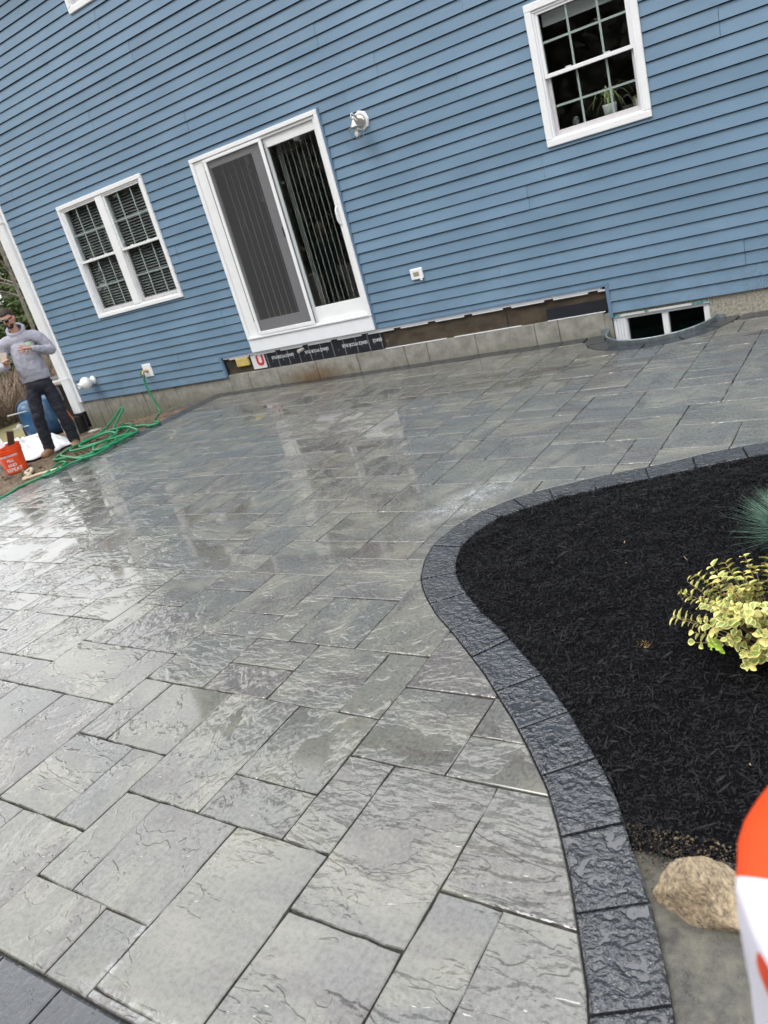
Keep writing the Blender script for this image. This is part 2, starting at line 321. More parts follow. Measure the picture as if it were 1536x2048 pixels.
M['pants'] = mat('navy_trousers', (.012, .014, .024), .8, var=.3, vscale=9, bump=1, bscale=14, bdist=.03)
M['boot'] = mat('tan_leather_boot', (.20, .115, .06), .6, var=.25, vscale=20)
M['lens'] = mat('dark_lens', (.01, .008, .008), .08)
M['lime'] = mat('lime_print', (.34, .50, .26), .7)
M['cap'] = mat('tan_cap', (.45, .36, .22), .8)
M['jacket'] = mat('dark_green_jacket', (.03, .045, .04), .8, bump=1, bscale=12, bdist=.03)
M['bagw'] = mat('white_woven_sack', (.72, .72, .80), .55, bump=.15, bscale=20, bdist=.01)
M['bago'] = mat('orange_sack_print', (.85, .11, .012), .5, var=.12, vscale=10)

# ------------------------------------------------------------------ mesh helpers
WL = {}
def me_obj(name, me, material=None, parent=None, center=True, loc=None):
    if center and len(me.vertices):
        co = np.empty(len(me.vertices) * 3); me.vertices.foreach_get('co', co); co = co.reshape(-1, 3)
        c = (co.min(0) + co.max(0)) / 2
        if parent is None: c[2] = co[:, 2].min()
        co -= c; me.vertices.foreach_set('co', co.ravel()); loc = Vector(c)
    if material is not None:
        for mm in (material if isinstance(material, (list, tuple)) else [material]): me.materials.append(mm)
    o = bpy.data.objects.new(name, me); C.objects.link(o)
    loc = Vector(loc or (0, 0, 0)); WL[o] = loc.copy()
    if parent is not None:
        o.parent = parent; o.location = loc - WL[parent]
    else: o.location = loc
    return o
def obj(name, bm, material=None, parent=None, smooth=False, center=True):
    bmesh.ops.recalc_face_normals(bm, faces=bm.faces)
    me = bpy.data.meshes.new(name); bm.to_mesh(me); bm.free()
    if smooth: me.polygons.foreach_set('use_smooth', [True] * len(me.polygons))
    return me_obj(name, me, material, parent, center)
def pobj(name, V, F, material=None, parent=None, smooth=False, center=True, mi=None):
    me = bpy.data.meshes.new(name)
    me.from_pydata([tuple(v) for v in V], [], [tuple(f) for f in F]); me.update()
    if smooth: me.polygons.foreach_set('use_smooth', [True] * len(me.polygons))
    if mi is not None: me.polygons.foreach_set('material_index', mi)
    return me_obj(name, me, material, parent, center)
def npmesh(name, V, nv, material, parent=None, center=False):
    """V: (k*nv,3) array of separate polygons of nv corners each"""
    n = len(V) // nv
    me = bpy.data.meshes.new(name); me.vertices.add(len(V)); me.vertices.foreach_set('co', np.asarray(V, np.float32).ravel())
    me.loops.add(len(V)); me.loops.foreach_set('vertex_index', np.arange(len(V), dtype=np.int32))
    me.polygons.add(n); me.polygons.foreach_set('loop_start', np.arange(0, len(V), nv, dtype=np.int32)); me.polygons.foreach_set('loop_total', np.full(n, nv, np.int32))
    me.update(calc_edges=True)
    return me_obj(name, me, material, parent, center)
def empty(name, loc, label=None, cat=None, group=None):
    o = bpy.data.objects.new(name, None); C.objects.link(o); o.location = loc; WL[o] = Vector(loc); o.empty_display_size = .1
    if label: tag(o, label, cat, group)
    return o
def tag(o, label=None, cat=None, group=None, kind=None):
    if label: o['label'] = label
    if cat: o['category'] = cat
    if group: o['group'] = group
    if kind: o['kind'] = kind
    return o
def box(bm, x0, x1, y0, y1, z0, z1, bev=0):
    r = bmesh.ops.create_cube(bm, size=1)
    for v in r['verts']:
        v.co = Vector(((x0 + x1) / 2 + v.co.x * (x1 - x0), (y0 + y1) / 2 + v.co.y * (y1 - y0), (z0 + z1) / 2 + v.co.z * (z1 - z0)))
    if bev:
        es = list({e for v in r['verts'] for e in v.link_edges})
        bmesh.ops.bevel(bm, geom=es, offset=bev, segments=1, affect='EDGES', profile=.5)
    return bm
def nb(): return bmesh.new()
def boxo(name, dims, material, parent=None, bev=0):
    return obj(name, box(nb(), *dims, bev=bev), material, parent)
def frame(bm, x0, x1, z0, z1, wl, wr, wb, wt, y0, y1, bev=0):
    box(bm, x0, x1, y0, y1, z1 - wt, z1, bev); box(bm, x0, x1, y0, y1, z0, z0 + wb, bev)
    box(bm, x0, x0 + wl, y0 + .001, y1, z0 + wb, z1 - wt, bev); box(bm, x1 - wr, x1, y0 + .001, y1, z0 + wb, z1 - wt, bev)
    return bm
def catmull(pts, n=6):
    P = [Vector(p) for p in pts]; out = []
    for i in range(len(P) - 1):
        a = P[max(i - 1, 0)]; b = P[i]; c = P[i + 1]; d = P[min(i + 2, len(P) - 1)]
        for k in range(n):
            t = k / n
            out.append(.5 * ((2 * b) + (c - a) * t + (2 * a - 5 * b + 4 * c - d) * t * t + (3 * b - a - 3 * c + d) * t ** 3))
    out.append(P[-1]); return out
def tube(bm, pts, rad, seg=8, caps=True):
    pts = [Vector(p) for p in pts]; n = len(pts); rings = []
    up = Vector((0, 0, 1)); prev = None
    for i, p in enumerate(pts):
        d = (pts[min(i + 1, n - 1)] - pts[max(i - 1, 0)])
        if d.length < 1e-9: d = Vector((0, 0, 1))
        d.normalize()
        a = prev - d * prev.dot(d) if prev is not None else (up.cross(d) if abs(d.z) < .95 else Vector((1, 0, 0)).cross(d))
        if a.length < 1e-6: a = Vector((1, 0, 0)).cross(d)
        a.normalize(); prev = a; b = d.cross(a)
        r = rad[i] if isinstance(rad, (list, tuple)) else rad
        rings.append([bm.verts.new(p + (a * math.cos(t) + b * math.sin(t)) * r) for t in [2 * math.pi * k / seg for k in range(seg)]])
    for i in range(n - 1):
        for k in range(seg):
            bm.faces.new((rings[i][k], rings[i][(k + 1) % seg], rings[i + 1][(k + 1) % seg], rings[i + 1][k]))
    if caps: bm.faces.new(rings[0][::-1]); bm.faces.new(rings[-1])
    return bm
def lathe(bm, prof, axis=Vector((0, 0, 1)), org=Vector((0, 0, 0)), seg=24, caps=True, jit=None):
    q = axis.to_track_quat('Z', 'Y'); rings = []
    for (r, h) in prof:
        rings.append([bm.verts.new(org + q @ Vector((r * math.cos(2 * math.pi * k / seg), r * math.sin(2 * math.pi * k / seg), h))) for k in range(seg)])
    for i in range(len(rings) - 1):
        for k in range(seg):
            bm.faces.new((rings[i][k], rings[i][(k + 1) % seg], rings[i + 1][(k + 1) % seg], rings[i + 1][k]))
    if caps:
        bm.faces.new(rings[0][::-1]); bm.faces.new(rings[-1])
    return bm

TS = bpy.data.scenes.new('workbench')
def evalmesh(o):
    TS.collection.objects.link(o); vl = TS.view_layers[0]; vl.update(); dg = vl.depsgraph
    me = bpy.data.meshes.new_from_object(o.evaluated_get(dg)); bpy.data.objects.remove(o); return me
# ================================================================== GROUND
def tz(X, Y):
    if X > -8.1: return -.06
    a = max(-.25, (X + 8.05) * .085)
    return a * min(1, max(0, (Y + 1.6) / 1.4)) - .03
xs = sorted(set([-220, -140, -90, -60, -40, -30, -25, -20] + [round(-17 + i * .25, 3) for i in range(36)] + [-8.06, -8.12] + [-6, -4, -2.52, -1.48, 0, 2, 5, 10, 20, 40, 90, 200]))
ys = sorted(set([-200, -90, -40, -20, -12, -9] + [round(-7.5 + i * .25, 3) for i in range(30)] + [-.56, .0, .3, 1, 2, 4, 8, 14, 20, 30, 60, 120, 220]))
V = []; F = []; idx = {}
for i, x in enumerate(xs):
    for j, y in enumerate(ys):
        z = tz(x, y)
        if x < -8.2 and x > -20: z += .035 * mnoise.noise(Vector((x * 1.7, y * 1.7, 0))) + .02 * mnoise.noise(Vector((x * 5, y * 5, 3)))
        if x < -20: z += min(1.2, (-x - 20) * .01)
        idx[i, j] = len(V); V.append((x, y, z))
for i in range(len(xs) - 1):
    for j in range(len(ys) - 1):
        if xs[i] >= -2.53 and xs[i + 1] <= -1.47 and ys[j] >= -.57 and ys[j + 1] <= .31: continue
        F.append((idx[i, j], idx[i + 1, j], idx[i + 1, j + 1], idx[i, j + 1]))
def ground_mat():
    m = mat('bare_soil_and_lawn', (.2, .15, .09), .9); t = m.node_tree; l = t.links.new; b = t.nodes['Principled BSDF']
    g = t.nodes.new('ShaderNodeNewGeometry'); sp = t.nodes.new('ShaderNodeSeparateXYZ'); l(g.outputs['Position'], sp.inputs[0])
    def nz(s, d=6):
        n = t.nodes.new('ShaderNodeTexNoise'); n.inputs['Scale'].default_value = s; n.inputs['Detail'].default_value = d; n.inputs['Roughness'].default_value = .65; l(g.outputs['Position'], n.inputs['Vector']); return n.outputs[0]
    def ramp(v, a, ca, b_, cb):
        r = t.nodes.new('ShaderNodeValToRGB'); r.color_ramp.elements[0].position = a; r.color_ramp.elements[0].color = (*ca, 1); r.color_ramp.elements[1].position = b_; r.color_ramp.elements[1].color = (*cb, 1); l(v, r.inputs[0]); return r.outputs[0]
    n1 = nz(5); n2 = nz(1.5)
    dirt = ramp(n1, .32, (.075, .052, .034), .7, (.235, .17, .11)); lawn = ramp(n2, .35, (.17, .14, .07), .65, (.25, .235, .09))
    a = t.nodes.new('ShaderNodeMath'); a.operation = 'MULTIPLY_ADD'; l(n2, a.inputs[0]); a.inputs[1].default_value = 2; l(sp.outputs['X'], a.inputs[2])
    mr = t.nodes.new('ShaderNodeMapRange'); mr.inputs['From Min'].default_value = -11.2; mr.inputs['From Max'].default_value = -12.6; l(a.outputs[0], mr.inputs[0])
    mx = t.nodes.new('ShaderNodeMix'); mx.data_type = 'RGBA'; l(mr.outputs[0], mx.inputs[0]); l(dirt, mx.inputs[6]); l(lawn, mx.inputs[7]); l(mx.outputs[2], b.inputs['Base Color'])
    n3 = nz(26, 8); bp = t.nodes.new('ShaderNodeBump'); bp.inputs['Distance'].default_value = .04; l(n3, bp.inputs['Height']); l(bp.outputs[0], b.inputs['Normal'])
    return m
M['ground'] = ground_mat()
tag(pobj('ground', V, F, M['ground'], smooth=True, center=False), kind='structure')

# ================================================================== PATIO
O0 = Vector((0, 0, 0))
import itertools
EX = Vector((0.193982299, -0.003713499, 0)); 
"""GRID"""
EY = Vector((.00208, .19895, 0)); ORG = Vector((-2.6344, -5.8193, 0))
outer = [(2.2, -2.45), (1.2, -2.72), (.3, -2.98), (-.676, -3.244), (-.958, -3.355), (-1.21, -3.498), (-1.373, -3.562), (-1.602, -3.67), (-1.811, -3.79), (-1.936, -3.897), (-2.06, -4.049), (-2.128, -4.217), (-2.153, -4.381), (-2.152, -4.488), (-2.12, -4.626), (-2.06, -4.78), (-2.0, -4.88), (-1.922, -4.982), (-1.787, -5.127), (-1.661, -5.238), (-1.499, -5.39), (-1.379, -5.503), (-1.274, -5.618), (-1.155, -5.745), (-1.051, -5.869), (-.932, -6.02), (-.848, -6.156), (-.764, -6.307), (-.694, -6.451), (-.632, -6.579), (-.58, -6.72), (-.545, -6.86), (-.52, -7.0), (-.50, -7.14), (-.49, -7.6)]
inner = [(2.2, -2.62), (1.2, -2.90), (.3, -3.155), (-.654, -3.425), (-.753, -3.464), (-.973, -3.565), (-1.25, -3.701), (-1.47, -3.800), (-1.68, -3.925), (-1.803, -4.021), (-1.89, -4.125), (-1.945, -4.222), (-1.978, -4.343), (-1.98, -4.475), (-1.94, -4.63), (-1.872, -4.768), (-1.735, -4.935), (-1.572, -5.097), (-1.454, -5.195), (-1.31, -5.33), (-1.16, -5.475), (-1.01, -5.64), (-.847, -5.846), (-.794, -5.912), (-.728, -6.012), (-.688, -6.086), (-.641, -6.175), (-.593, -6.259), (-.562, -6.314), (-.527, -6.393), (-.49, -6.473), (-.455, -6.56), (-.41, -6.70), (-.375, -6.84), (-.35, -7.0), (-.33, -7.14), (-.32, -7.6)]
oy = np.array([p[1] for p in outer])[::-1]; ox = np.array([p[0] for p in outer])[::-1]
iy = np.array([p[1] for p in inner])[::-1]; ix = np.array([p[0] for p in inner])[::-1]
def XO(y): return float(np.interp(y, oy, ox)) if y <= oy[-1] else 2.2 + (y - oy[-1]) * 4
def XI(y): return float(np.interp(y, iy, ix)) if y <= iy[-1] else 2.2 + (y - iy[-1]) * 4
WCX, WA, WB = -2.0, .50, .56      # window-well half ellipse
def ytop(x, grow=0.0, edge=-.2):
    a, b = WA + grow, WB + grow
    u = (x - WCX) / a
    return min(edge, -b * math.sqrt(1 - u * u)) if abs(u) < 1 else edge
rects = [(0,0,2,1),(0,1,2,2),(-2,2,0,3),(0,2,1,4),(1,2,3,4),(3,2,5,5),(2,0,4,2),(4,0,5,2),(5,1,7,3),(5,-1,7,1),(7,0,9,2),(7,-1,9,0),
(-2,0,0,2),(-2,-2,-1,0),(-1,-2,1,0),(1,-3,3,0),(3,-2,5,0),(3,-3,5,-2),(5,-3,6,-1),(6,-4,8,-1),(8,-3,10,-1),(8,-5,9,-3),(9,-5,11,-3),(4,-6,6,-3),(6,-6,8,-4),(1,-5,2,-3),(2,-5,4,-3),(-2,-4,0,-2),(0,-4,1,-2),(-1,-6,1,-4),(1,-7,3,-5),(3,-7,4,-5),(4,-7,6,-6),(-3,-1,-2,1),(-6,-1,-3,1),(-4,-4,-2,-1),(-6,-3,-4,-1),(-8,-1,-6,0),(-8,0,-6,2),(-10,0,-8,2),(-8,2,-6,4),(-10,2,-8,3),(-11,3,-8,5),(-13,3,-11,6),(-11,5,-9,8),(-9,5,-8,7),(-8,5,-5,7),(-8,4,-6,5),(-6,3,-4,5),(-4,4,-2,5),(-5,5,-3,6),(-5,6,-3,8),(-3,5,0,7),(-2,3,0,5),(-4,1,-2,4),(-6,1,-5,3),(-5,1,-4,3),(0,4,3,6),(0,6,2,7),(2,6,4,8),(2,8,4,9),(-2,7,0,9),(-3,7,-2,9),(0,7,2,9),(-3,9,-1,12),(-1,9,2,11),(-1,11,0,13),(0,11,2,13),(2,11,3,13),(2,9,4,11),(0,13,1,15),(1,13,3,15),(3,11,5,12),(3,12,6,14),(6,12,7,14),(3,14,5,16),(5,14,7,16),(5,16,7,17),(7,13,9,15),(7,15,10,17),(7,11,9,13),(9,13,11,15),(5,17,8,19),(3,16,5,19),(0,15,3,17),(2,17,3,19),(0,17,2,18),(0,18,2,20),(4,19,6,22),(2,20,4,22),(2,19,4,20),(2,22,4,23),(6,20,8,21),(6,19,8,20),(6,21,8,24),(4,22,6,23),
(-16,5,-13,7),(-9,7,-6,9),(-6,7,-5,9),(-11,8,-9,9),(-13,6,-11,8),(-5,8,-3,10),(-5,10,-3,12),(-6,9,-5,11),(-8,9,-6,11),(-9,9,-8,11),(-11,9,-9,11),(-13,10,-11,11),(-13,8,-11,10),(-14,11,-12,13),(-12,11,-10,13),(-10,11,-8,13),(-16,3,-13,5),(-19,5,-16,7),(-18,7,-16,9),(-16,7,-13,8)]
IMIN, IMAX, JMIN, JMAX = -28, 16, -7, 29
occ = {}; good = []
for r in rects:
    cells = [(i, j) for i in range(r[0], r[2]) for j in range(r[1], r[3])]
    if any(c in occ for c in cells): print('overlap', r, [occ[c] for c in cells if c in occ][:1]); continue
    for c in cells: occ[c] = r
    good.append(r)
sizes = [(2, 2)] * 5 + [(3, 2)] * 3 + [(2, 3)] * 3 + [(2, 1)] * 3 + [(1, 2)] * 3
for j in range(JMIN, JMAX):
    for i in range(IMIN, IMAX):
        if (i, j) in occ: continue
        opts = []
        for (a, b) in sizes:
            cl = [(i + u, j + v) for u in range(a) for v in range(b)]
            if any(c in occ for c in cl) or i + a > IMAX or j + b > JMAX: continue
            # avoid leaving single cell holes
            holes = sum(1 for u in (-1, a) for v in range(b) if (i + u, j + v) not in occ and (i + 2 * u + (1 if u < 0 else -a + 1), j + v) in occ and (i + u, j + v + 1) in occ)
            opts.append((holes, random.random(), a, b))
        if opts: _, _, a, b = min(opts)
        else: a = b = 1
        for u in range(a):
            for v in range(b): occ[i + u, j + v] = (i, j, i + a, j + b)
        good.append((i, j, i + a, j + b))
GAP = .0026; PT = .03
def outline(hw, hh, seed, step=.05):
    """jittered outline (parallelogram in patio axes), counter-clockwise, centred"""
    rr = random.Random(seed); ex = EX.normalized(); ey = EY.normalized()
    hw -= GAP; hh -= GAP; pts = []
    cs = [(-hw, -hh), (hw, -hh), (hw, hh), (-hw, hh)]
    for k in range(4):
        a, b = cs[k], cs[(k + 1) % 4]; n = max(2, int(math.dist(a, b) / step))
        for q in range(n):
            t = q / n; x = a[0] + (b[0] - a[0]) * t; y = a[1] + (b[1] - a[1]) * t
            jx, jy = rr.uniform(-1, 1) * .0027, rr.uniform(-1, 1) * .0027
            if q == 0: x *= .99; y *= .99
            pts.append(ex * (x + jx) + ey * (y + jy))
    return pts
def slab(poly, bev=.0035, drop=.003, depth=PT, zt=0.):
    """top face + bevel ring + sides; poly = list of Vectors (ccw)"""
    n = len(poly); V = []; F = []
    c = sum(poly, Vector()) / n
    def off(p, prv, nxt, d):
        e1 = (p - prv); e2 = (nxt - p)
        if e1.length < 1e-7 or e2.length < 1e-7: return p
        e1.normalize(); e2.normalize()
        n1 = Vector((-e1.y, e1.x, 0)); n2 = Vector((-e2.y, e2.x, 0)); b = n1 + n2
        if b.length < .3: b = n1
        b.normalize(); s = max(.5, b.dot(n1)); return p + b * (d / s)
    top = [off(poly[i], poly[i - 1], poly[(i + 1) % n], bev) for i in range(n)]
    V += [Vector((p.x, p.y, zt)) for p in top] + [Vector((p.x, p.y, zt - drop)) for p in poly] + [Vector((p.x, p.y, zt - depth)) for p in poly]
    F.append(tuple(range(n)))
    for i in range(n):
        j = (i + 1) % n
        F.append((n + i, n + j, j, i)); F.append((2 * n + i, 2 * n + j, n + j, n + i))
    return V, F
YB = -7.062
def clip_needed(i0, j0, i1, j1):
    cs = [ORG + EX * i + EY * j for i in (i0, i1) for j in (j0, j1)]
    xm, xM = min(c.x for c in cs), max(c.x for c in cs); ym, yM = min(c.y for c in cs), max(c.y for c in cs)
    curb = any(XO(y) < xM + .012 for y in np.linspace(ym, yM, 9))
    gone = all(XO(y) < xm + .02 for y in np.linspace(ym, yM, 9))
    top = any(ytop(x, .2) < yM + .008 for x in np.linspace(xm, xM, 9))
    gtop = all(ytop(x, .2) < ym + .02 for x in np.linspace(xm, xM, 9))
    left = xm < -7.80; gl = xM < -7.79
    bot = ym < YB
    return (curb or top or left or bot), (gone or gtop or gl or yM < YB + .01)
def clipped(i0, j0, i1, j1):
    """paver outline cut to the border curves"""
    a = ORG + EX * i0 + EY * j0; wd = EX * (i1 - i0); ht = EY * (j1 - j0)
    x0, x1 = a.x + GAP, (a + wd).x - GAP; y0, y1 = max(a.y + GAP, YB + .006), (a + ht).y - GAP
    x0 = max(x0, -7.785)
    if y1 - y0 < .015 or x1 - x0 < .015: return None
    if any(ytop(x, .2) < y1 for x in np.linspace(x0, x1, 9)):
        N = 14; xsn = np.linspace(x0, x1, N)
        tp = [min(y1, ytop(x, .2) - .006) for x in xsn]
        keep = [(x, t) for x, t in zip(xsn, tp) if t > y0 + .008]
        if len(keep) < 2: return None
        return [Vector((keep[0][0], y0, 0)), Vector((keep[-1][0], y0, 0))] + [Vector((x, t, 0)) for x, t in reversed(keep)]
    N = 26; ysn = np.linspace(y0, y1, N)
    rt = [min(x1, XO(y) - .007) for y in ysn]
    keep = [(y, r) for y, r in zip(ysn, rt) if r > x0 + .008]
    if len(keep) < 2: return None
    # simplify: drop collinear right-edge points
    pts = [(r, y) for y, r in keep]; simp = [pts[0]]
    for k in range(1, len(pts) - 1):
        (xa, ya), (xb, yb), (xc, yc) = simp[-1], pts[k], pts[k + 1]
        if abs((xb - xa) * (yc - ya) - (xc - xa) * (yb - ya)) > 2e-5: simp.append(pts[k])
    simp.append(pts[-1])
    return [Vector((x0, keep[0][0], 0))] + [Vector((x, y, 0)) for x, y in simp] + [Vector((x0, keep[-1][0], 0))]
# base slab under all pavers
bm = nb(); cols = [-8.10] + list(np.linspace(-8.0, -2.6, 28)) + list(np.linspace(-2.55, -1.45, 45)) + [-1.2, -.8, -.4, 0, .6, 1.5, 2.4]
pr = None
for x in cols:
    u = (x - WCX) / (WA + .004); yt = -(WB + .004) * math.sqrt(1 - u * u) if abs(u) < 1 else -.002
    a = bm.verts.new((x, -7.9, -.022)); b = bm.verts.new((x, yt, -.022))
    if pr: bm.faces.new((pr[0], a, b, pr[1]))
    pr = (a, b)
patio = obj('patio', bm, M['joint'], center=False); tag(patio, kind='structure')
# choose the 240 pavers that show largest as objects
def camdist(r):
    c = ORG + EX * ((r[0] + r[2]) / 2) + EY * ((r[1] + r[3]) / 2); v = c - CAM
    d = v.dot(RZ)
    if d <= .2: return 1e9
    u = 768 + 1554 * v.dot(RX) / d; w_ = 1024 + 1554 * v.dot(RY) / d
    pen = 0 if (-150 < u < 1650 and 0 < w_ < 2250) else 100
    return v.length / math.sqrt((r[2] - r[0]) * (r[3] - r[1])) * .5 + v.length * .5 + pen
todo = []
for r in good:
    cn_, gone = clip_needed(*r)
    if gone: continue
    todo.append((camdist(r), r, cn_))
todo.sort(key=lambda t: t[0])
shared = {}; rest_V = []; rest_F = []; npv = 0
for d, r, cn_ in todo:
    i0, j0, i1, j1 = r
    rr = random.Random(hash(r) & 0xffff)
    ctr = ORG + EX * ((i0 + i1) / 2) + EY * ((j0 + j1) / 2); dz = rr.uniform(-.0012, .0012)
    poly = clipped(*r) if cn_ else None
    if cn_ and poly is None: continue
    if npv < 299 and d < 100:
        if cn_:
            c = sum(poly, Vector()) / len(poly)
            V, F = slab([p - c for p in poly]); me = bpy.data.meshes.new('paver'); me.from_pydata(V, [], F); me.update(); me.materials.append(M['paver'])
            loc = c; rot = (0, 0, 0)
        else:
            key = (i1 - i0, j1 - j0, rr.randrange(4))
            if key not in shared:
                V, F = slab(outline(key[0] * EX.length / 2, key[1] * EY.length / 2, hash(key)))
                me = bpy.data.meshes.new('paver'); me.from_pydata(V, [], F); me.update(); me.materials.append(M['paver']); shared[key] = me
            me = shared[key]; loc = ctr; rot = (rr.gauss(0, .0028), rr.gauss(0, .0028), 0)
        o = bpy.data.objects.new('paver', me); C.objects.link(o); o.parent = patio; o.location = Vector((loc.x, loc.y, dz)); o.rotation_euler = rot; npv += 1
    else:
        if poly is None: poly = [p + ctr for p in outline((i1 - i0) * EX.length / 2, (j1 - j0) * EY.length / 2, 5, .2)]
        V, F = slab(poly, zt=dz); tx, ty = rr.gauss(0, .0028), rr.gauss(0, .0028)
        b = len(rest_V); rest_V += [Vector((v.x, v.y, v.z + (v.x - ctr.x) * tx + (v.y - ctr.y) * ty)) for v in V]; rest_F += [tuple(b + q for q in f) for f in F]
if rest_V: tag(pobj('paver', rest_V, rest_F, M['paver'], patio, center=False), kind='stuff')
print('pavers', npv, 'rest faces', len(rest_F))
# dark border pieces along the house, round the well, down the left side and at the near edge
def piece(name, poly, material, zt=.0, par=patio, bev=.006, depth=PT):
    a = sum(p.x * q.y - q.x * p.y for p, q in zip(poly, poly[1:] + poly[:1]))
    if a < 0: poly = poly[::-1]
    V, F = slab(poly, bev=bev, zt=zt, depth=depth); return pobj(name, V, F, material, par)
def V2(x, y): return Vector((x, y, 0))
x = -8.06
while x < 1.6:
    x1 = x + random.choice((.30, .39, .39, .24))
    if x1 < -2.7 or x > -1.3:
        piece('border_paver', [V2(x + .003, -.194), V2(x1 - .003, -.194), V2(x1 - .003, -.004), V2(x + .003, -.004)], M['band'], random.uniform(-.001, .001))
        x = x1
    elif x < -2.7:
        piece('border_paver', [V2(x + .003, -.194), V2(-2.72, -.194), V2(-2.72, -.004), V2(x + .003, -.004)], M['band']); x = -1.28
    else: x = x1
# arc round the well
tt = np.linspace(math.pi, 2 * math.pi, 7)
for a, b in zip(tt[:-1], tt[1:]):
    an = np.linspace(a + .012, b - .012, 6)
    out = [V2(WCX + (WA + .195) * math.cos(t), (WB + .195) * math.sin(t)) for t in an]; inn = [V2(WCX + (WA + .02) * math.cos(t), (WB + .02) * math.sin(t)) for t in an]
    for q in out + inn: q.y = min(q.y, -.004)
    piece('border_paver', out + inn[::-1], M['band'])
y = -.197
while y > -7.3:
    y1 = y - random.choice((.30, .39, .24)); 
    piece('border_paver', [V2(-8.06, y - .003), V2(-7.79, y - .003), V2(-7.79, y1 + .003), V2(-8.06, y1 + .003)], M['band'], random.uniform(-.001, .001)); y = y1
for row in (0, 1):
    x = -8.06 + row * .15
    while x < -.5:
        x1 = x + (.29 if row == 0 else .29)
        piece('border_paver', [V2(x + .003, YB - .003 - row * .30), V2(x1 - .003, YB - .003 - row * .30), V2(x1 - .003, YB - .297 - row * .30), V2(x + .003, YB - .297 - row * .30)], M['band'], random.uniform(-.001, .001)); x = x1
# edging along the curve
J = [((1.9, -2.53), (1.92, -2.70)), ((1.45, -2.65), (1.47, -2.83)), ((1.0, -2.78), (1.02, -2.955)), ((.6, -2.895), (.62, -3.07)), ((.2, -3.01), (.22, -3.18)), ((-.2, -3.115), (-.17, -3.29)), ((-.5, -3.195), (-.47, -3.375)), ((-.80, -3.30), (-.745, -3.457)), ((-1.04, -3.40), (-.985, -3.57)), ((-1.27, -3.53), (-1.21, -3.68)), ((-1.539, -3.628), (-1.47, -3.80)), ((-1.753, -3.76), (-1.68, -3.92)), ((-1.922, -3.89), (-1.80, -4.02)), ((-2.05, -4.05), (-1.89, -4.132)), ((-2.128, -4.22), (-1.945, -4.232)), ((-2.150, -4.471), (-1.98, -4.481)), ((-2.04, -4.82), (-1.882, -4.75)), ((-1.861, -5.035), (-1.728, -4.931)), ((-1.662, -5.23), (-1.564, -5.104)), ((-1.47, -5.41), (-1.38, -5.27)), ((-1.29, -5.60), (-1.165, -5.475)), ((-1.125, -5.78), (-.99, -5.66)), ((-.967, -5.97), (-.84, -5.857)), ((-.836, -6.18), (-.691, -6.085)), ((-.72, -6.40), (-.562, -6.314)), ((-.614, -6.635), (-.462, -6.553)), ((-.55, -6.84), (-.39, -6.79)), ((-.50, -7.14), (-.335, -7.10)), ((-.49, -7.45), (-.32, -7.43))]
def seg_curve(f, ya, yb):
    n = max(2, int(abs(ya - yb) / .03) + 1); return [V2(f(y), y) for y in np.linspace(ya, yb, n)]
def seg_curve_x(pts, xa, xb):     # flat stretch, param by x
    a = sorted(pts); X = [p[0] for p in a]; Y = [p[1] for p in a]
    return [V2(x, float(np.interp(x, X, Y))) for x in np.linspace(xa, xb, 6)]
edge_n = 0
for (o1, i1), (o2, i2) in zip(J[:-1], J[1:]):
    if o2[0] > -1.6:
        if o2[1] > -3.8: oc = seg_curve_x(outer[:9], o1[0], o2[0]); ic = seg_curve_x(inner[:9], i1[0], i2[0])
        else: oc = seg_curve(XO, o1[1], o2[1]); ic = seg_curve(XI, i1[1], i2[1])
    else: oc = seg_curve(XO, o1[1], o2[1]); ic = seg_curve(XI, i1[1], i2[1])
    # shrink at the joints
    g = .004
    def shr(c):
        d0 = (c[1] - c[0]).normalized() * g; d1 = (c[-1] - c[-2]).normalized() * g
        c[0] = c[0] + d0; c[-1] = c[-1] - d1; return c
    oc = shr(oc); ic = shr(ic)
    piece('edging_paver', oc + ic[::-1], M['edge'], random.uniform(.001, .004), depth=.05, bev=.007)

# ================================================================== PLANTING BED
def bed_h(x, y): return max(-.010, bed_h0(x, y))
def bed_h0(x, y): return -.001 + .018 * mnoise.noise(Vector((x * 3, y * 3, 0))) + .018 * mnoise.noise(Vector((x * 9, y * 9, 2))) + .010 * mnoise.noise(Vector((x * 24, y * 24, 7))) + .05 * min(1, max(0, (x - XI(y) - .15) * 1.2)) * max(0, min(1, (y + 6.15) * 3))
MY0 = -6.16
bm = nb(); rows = []
yy = np.concatenate([np.linspace(MY0, -2.7, 150)])
for y in yy:
    x0 = XI(y) + .001; rows.append([bm.verts.new((x0 + (2.4 - x0) * (t ** 1.3), y, bed_h(x0 + (2.4 - x0) * (t ** 1.3), y) - .007)) for t in np.linspace(0, 1, 60)] if x0 < 2.3 else None)
for a, b in zip(rows[:-1], rows[1:]):
    if a and b:
        for k in range(59): bm.faces.new((a[k], a[k + 1], b[k + 1], b[k]))
bed = obj('planting_bed_soil', bm, M['mulchbase'], smooth=True, center=False); tag(bed, kind='structure')
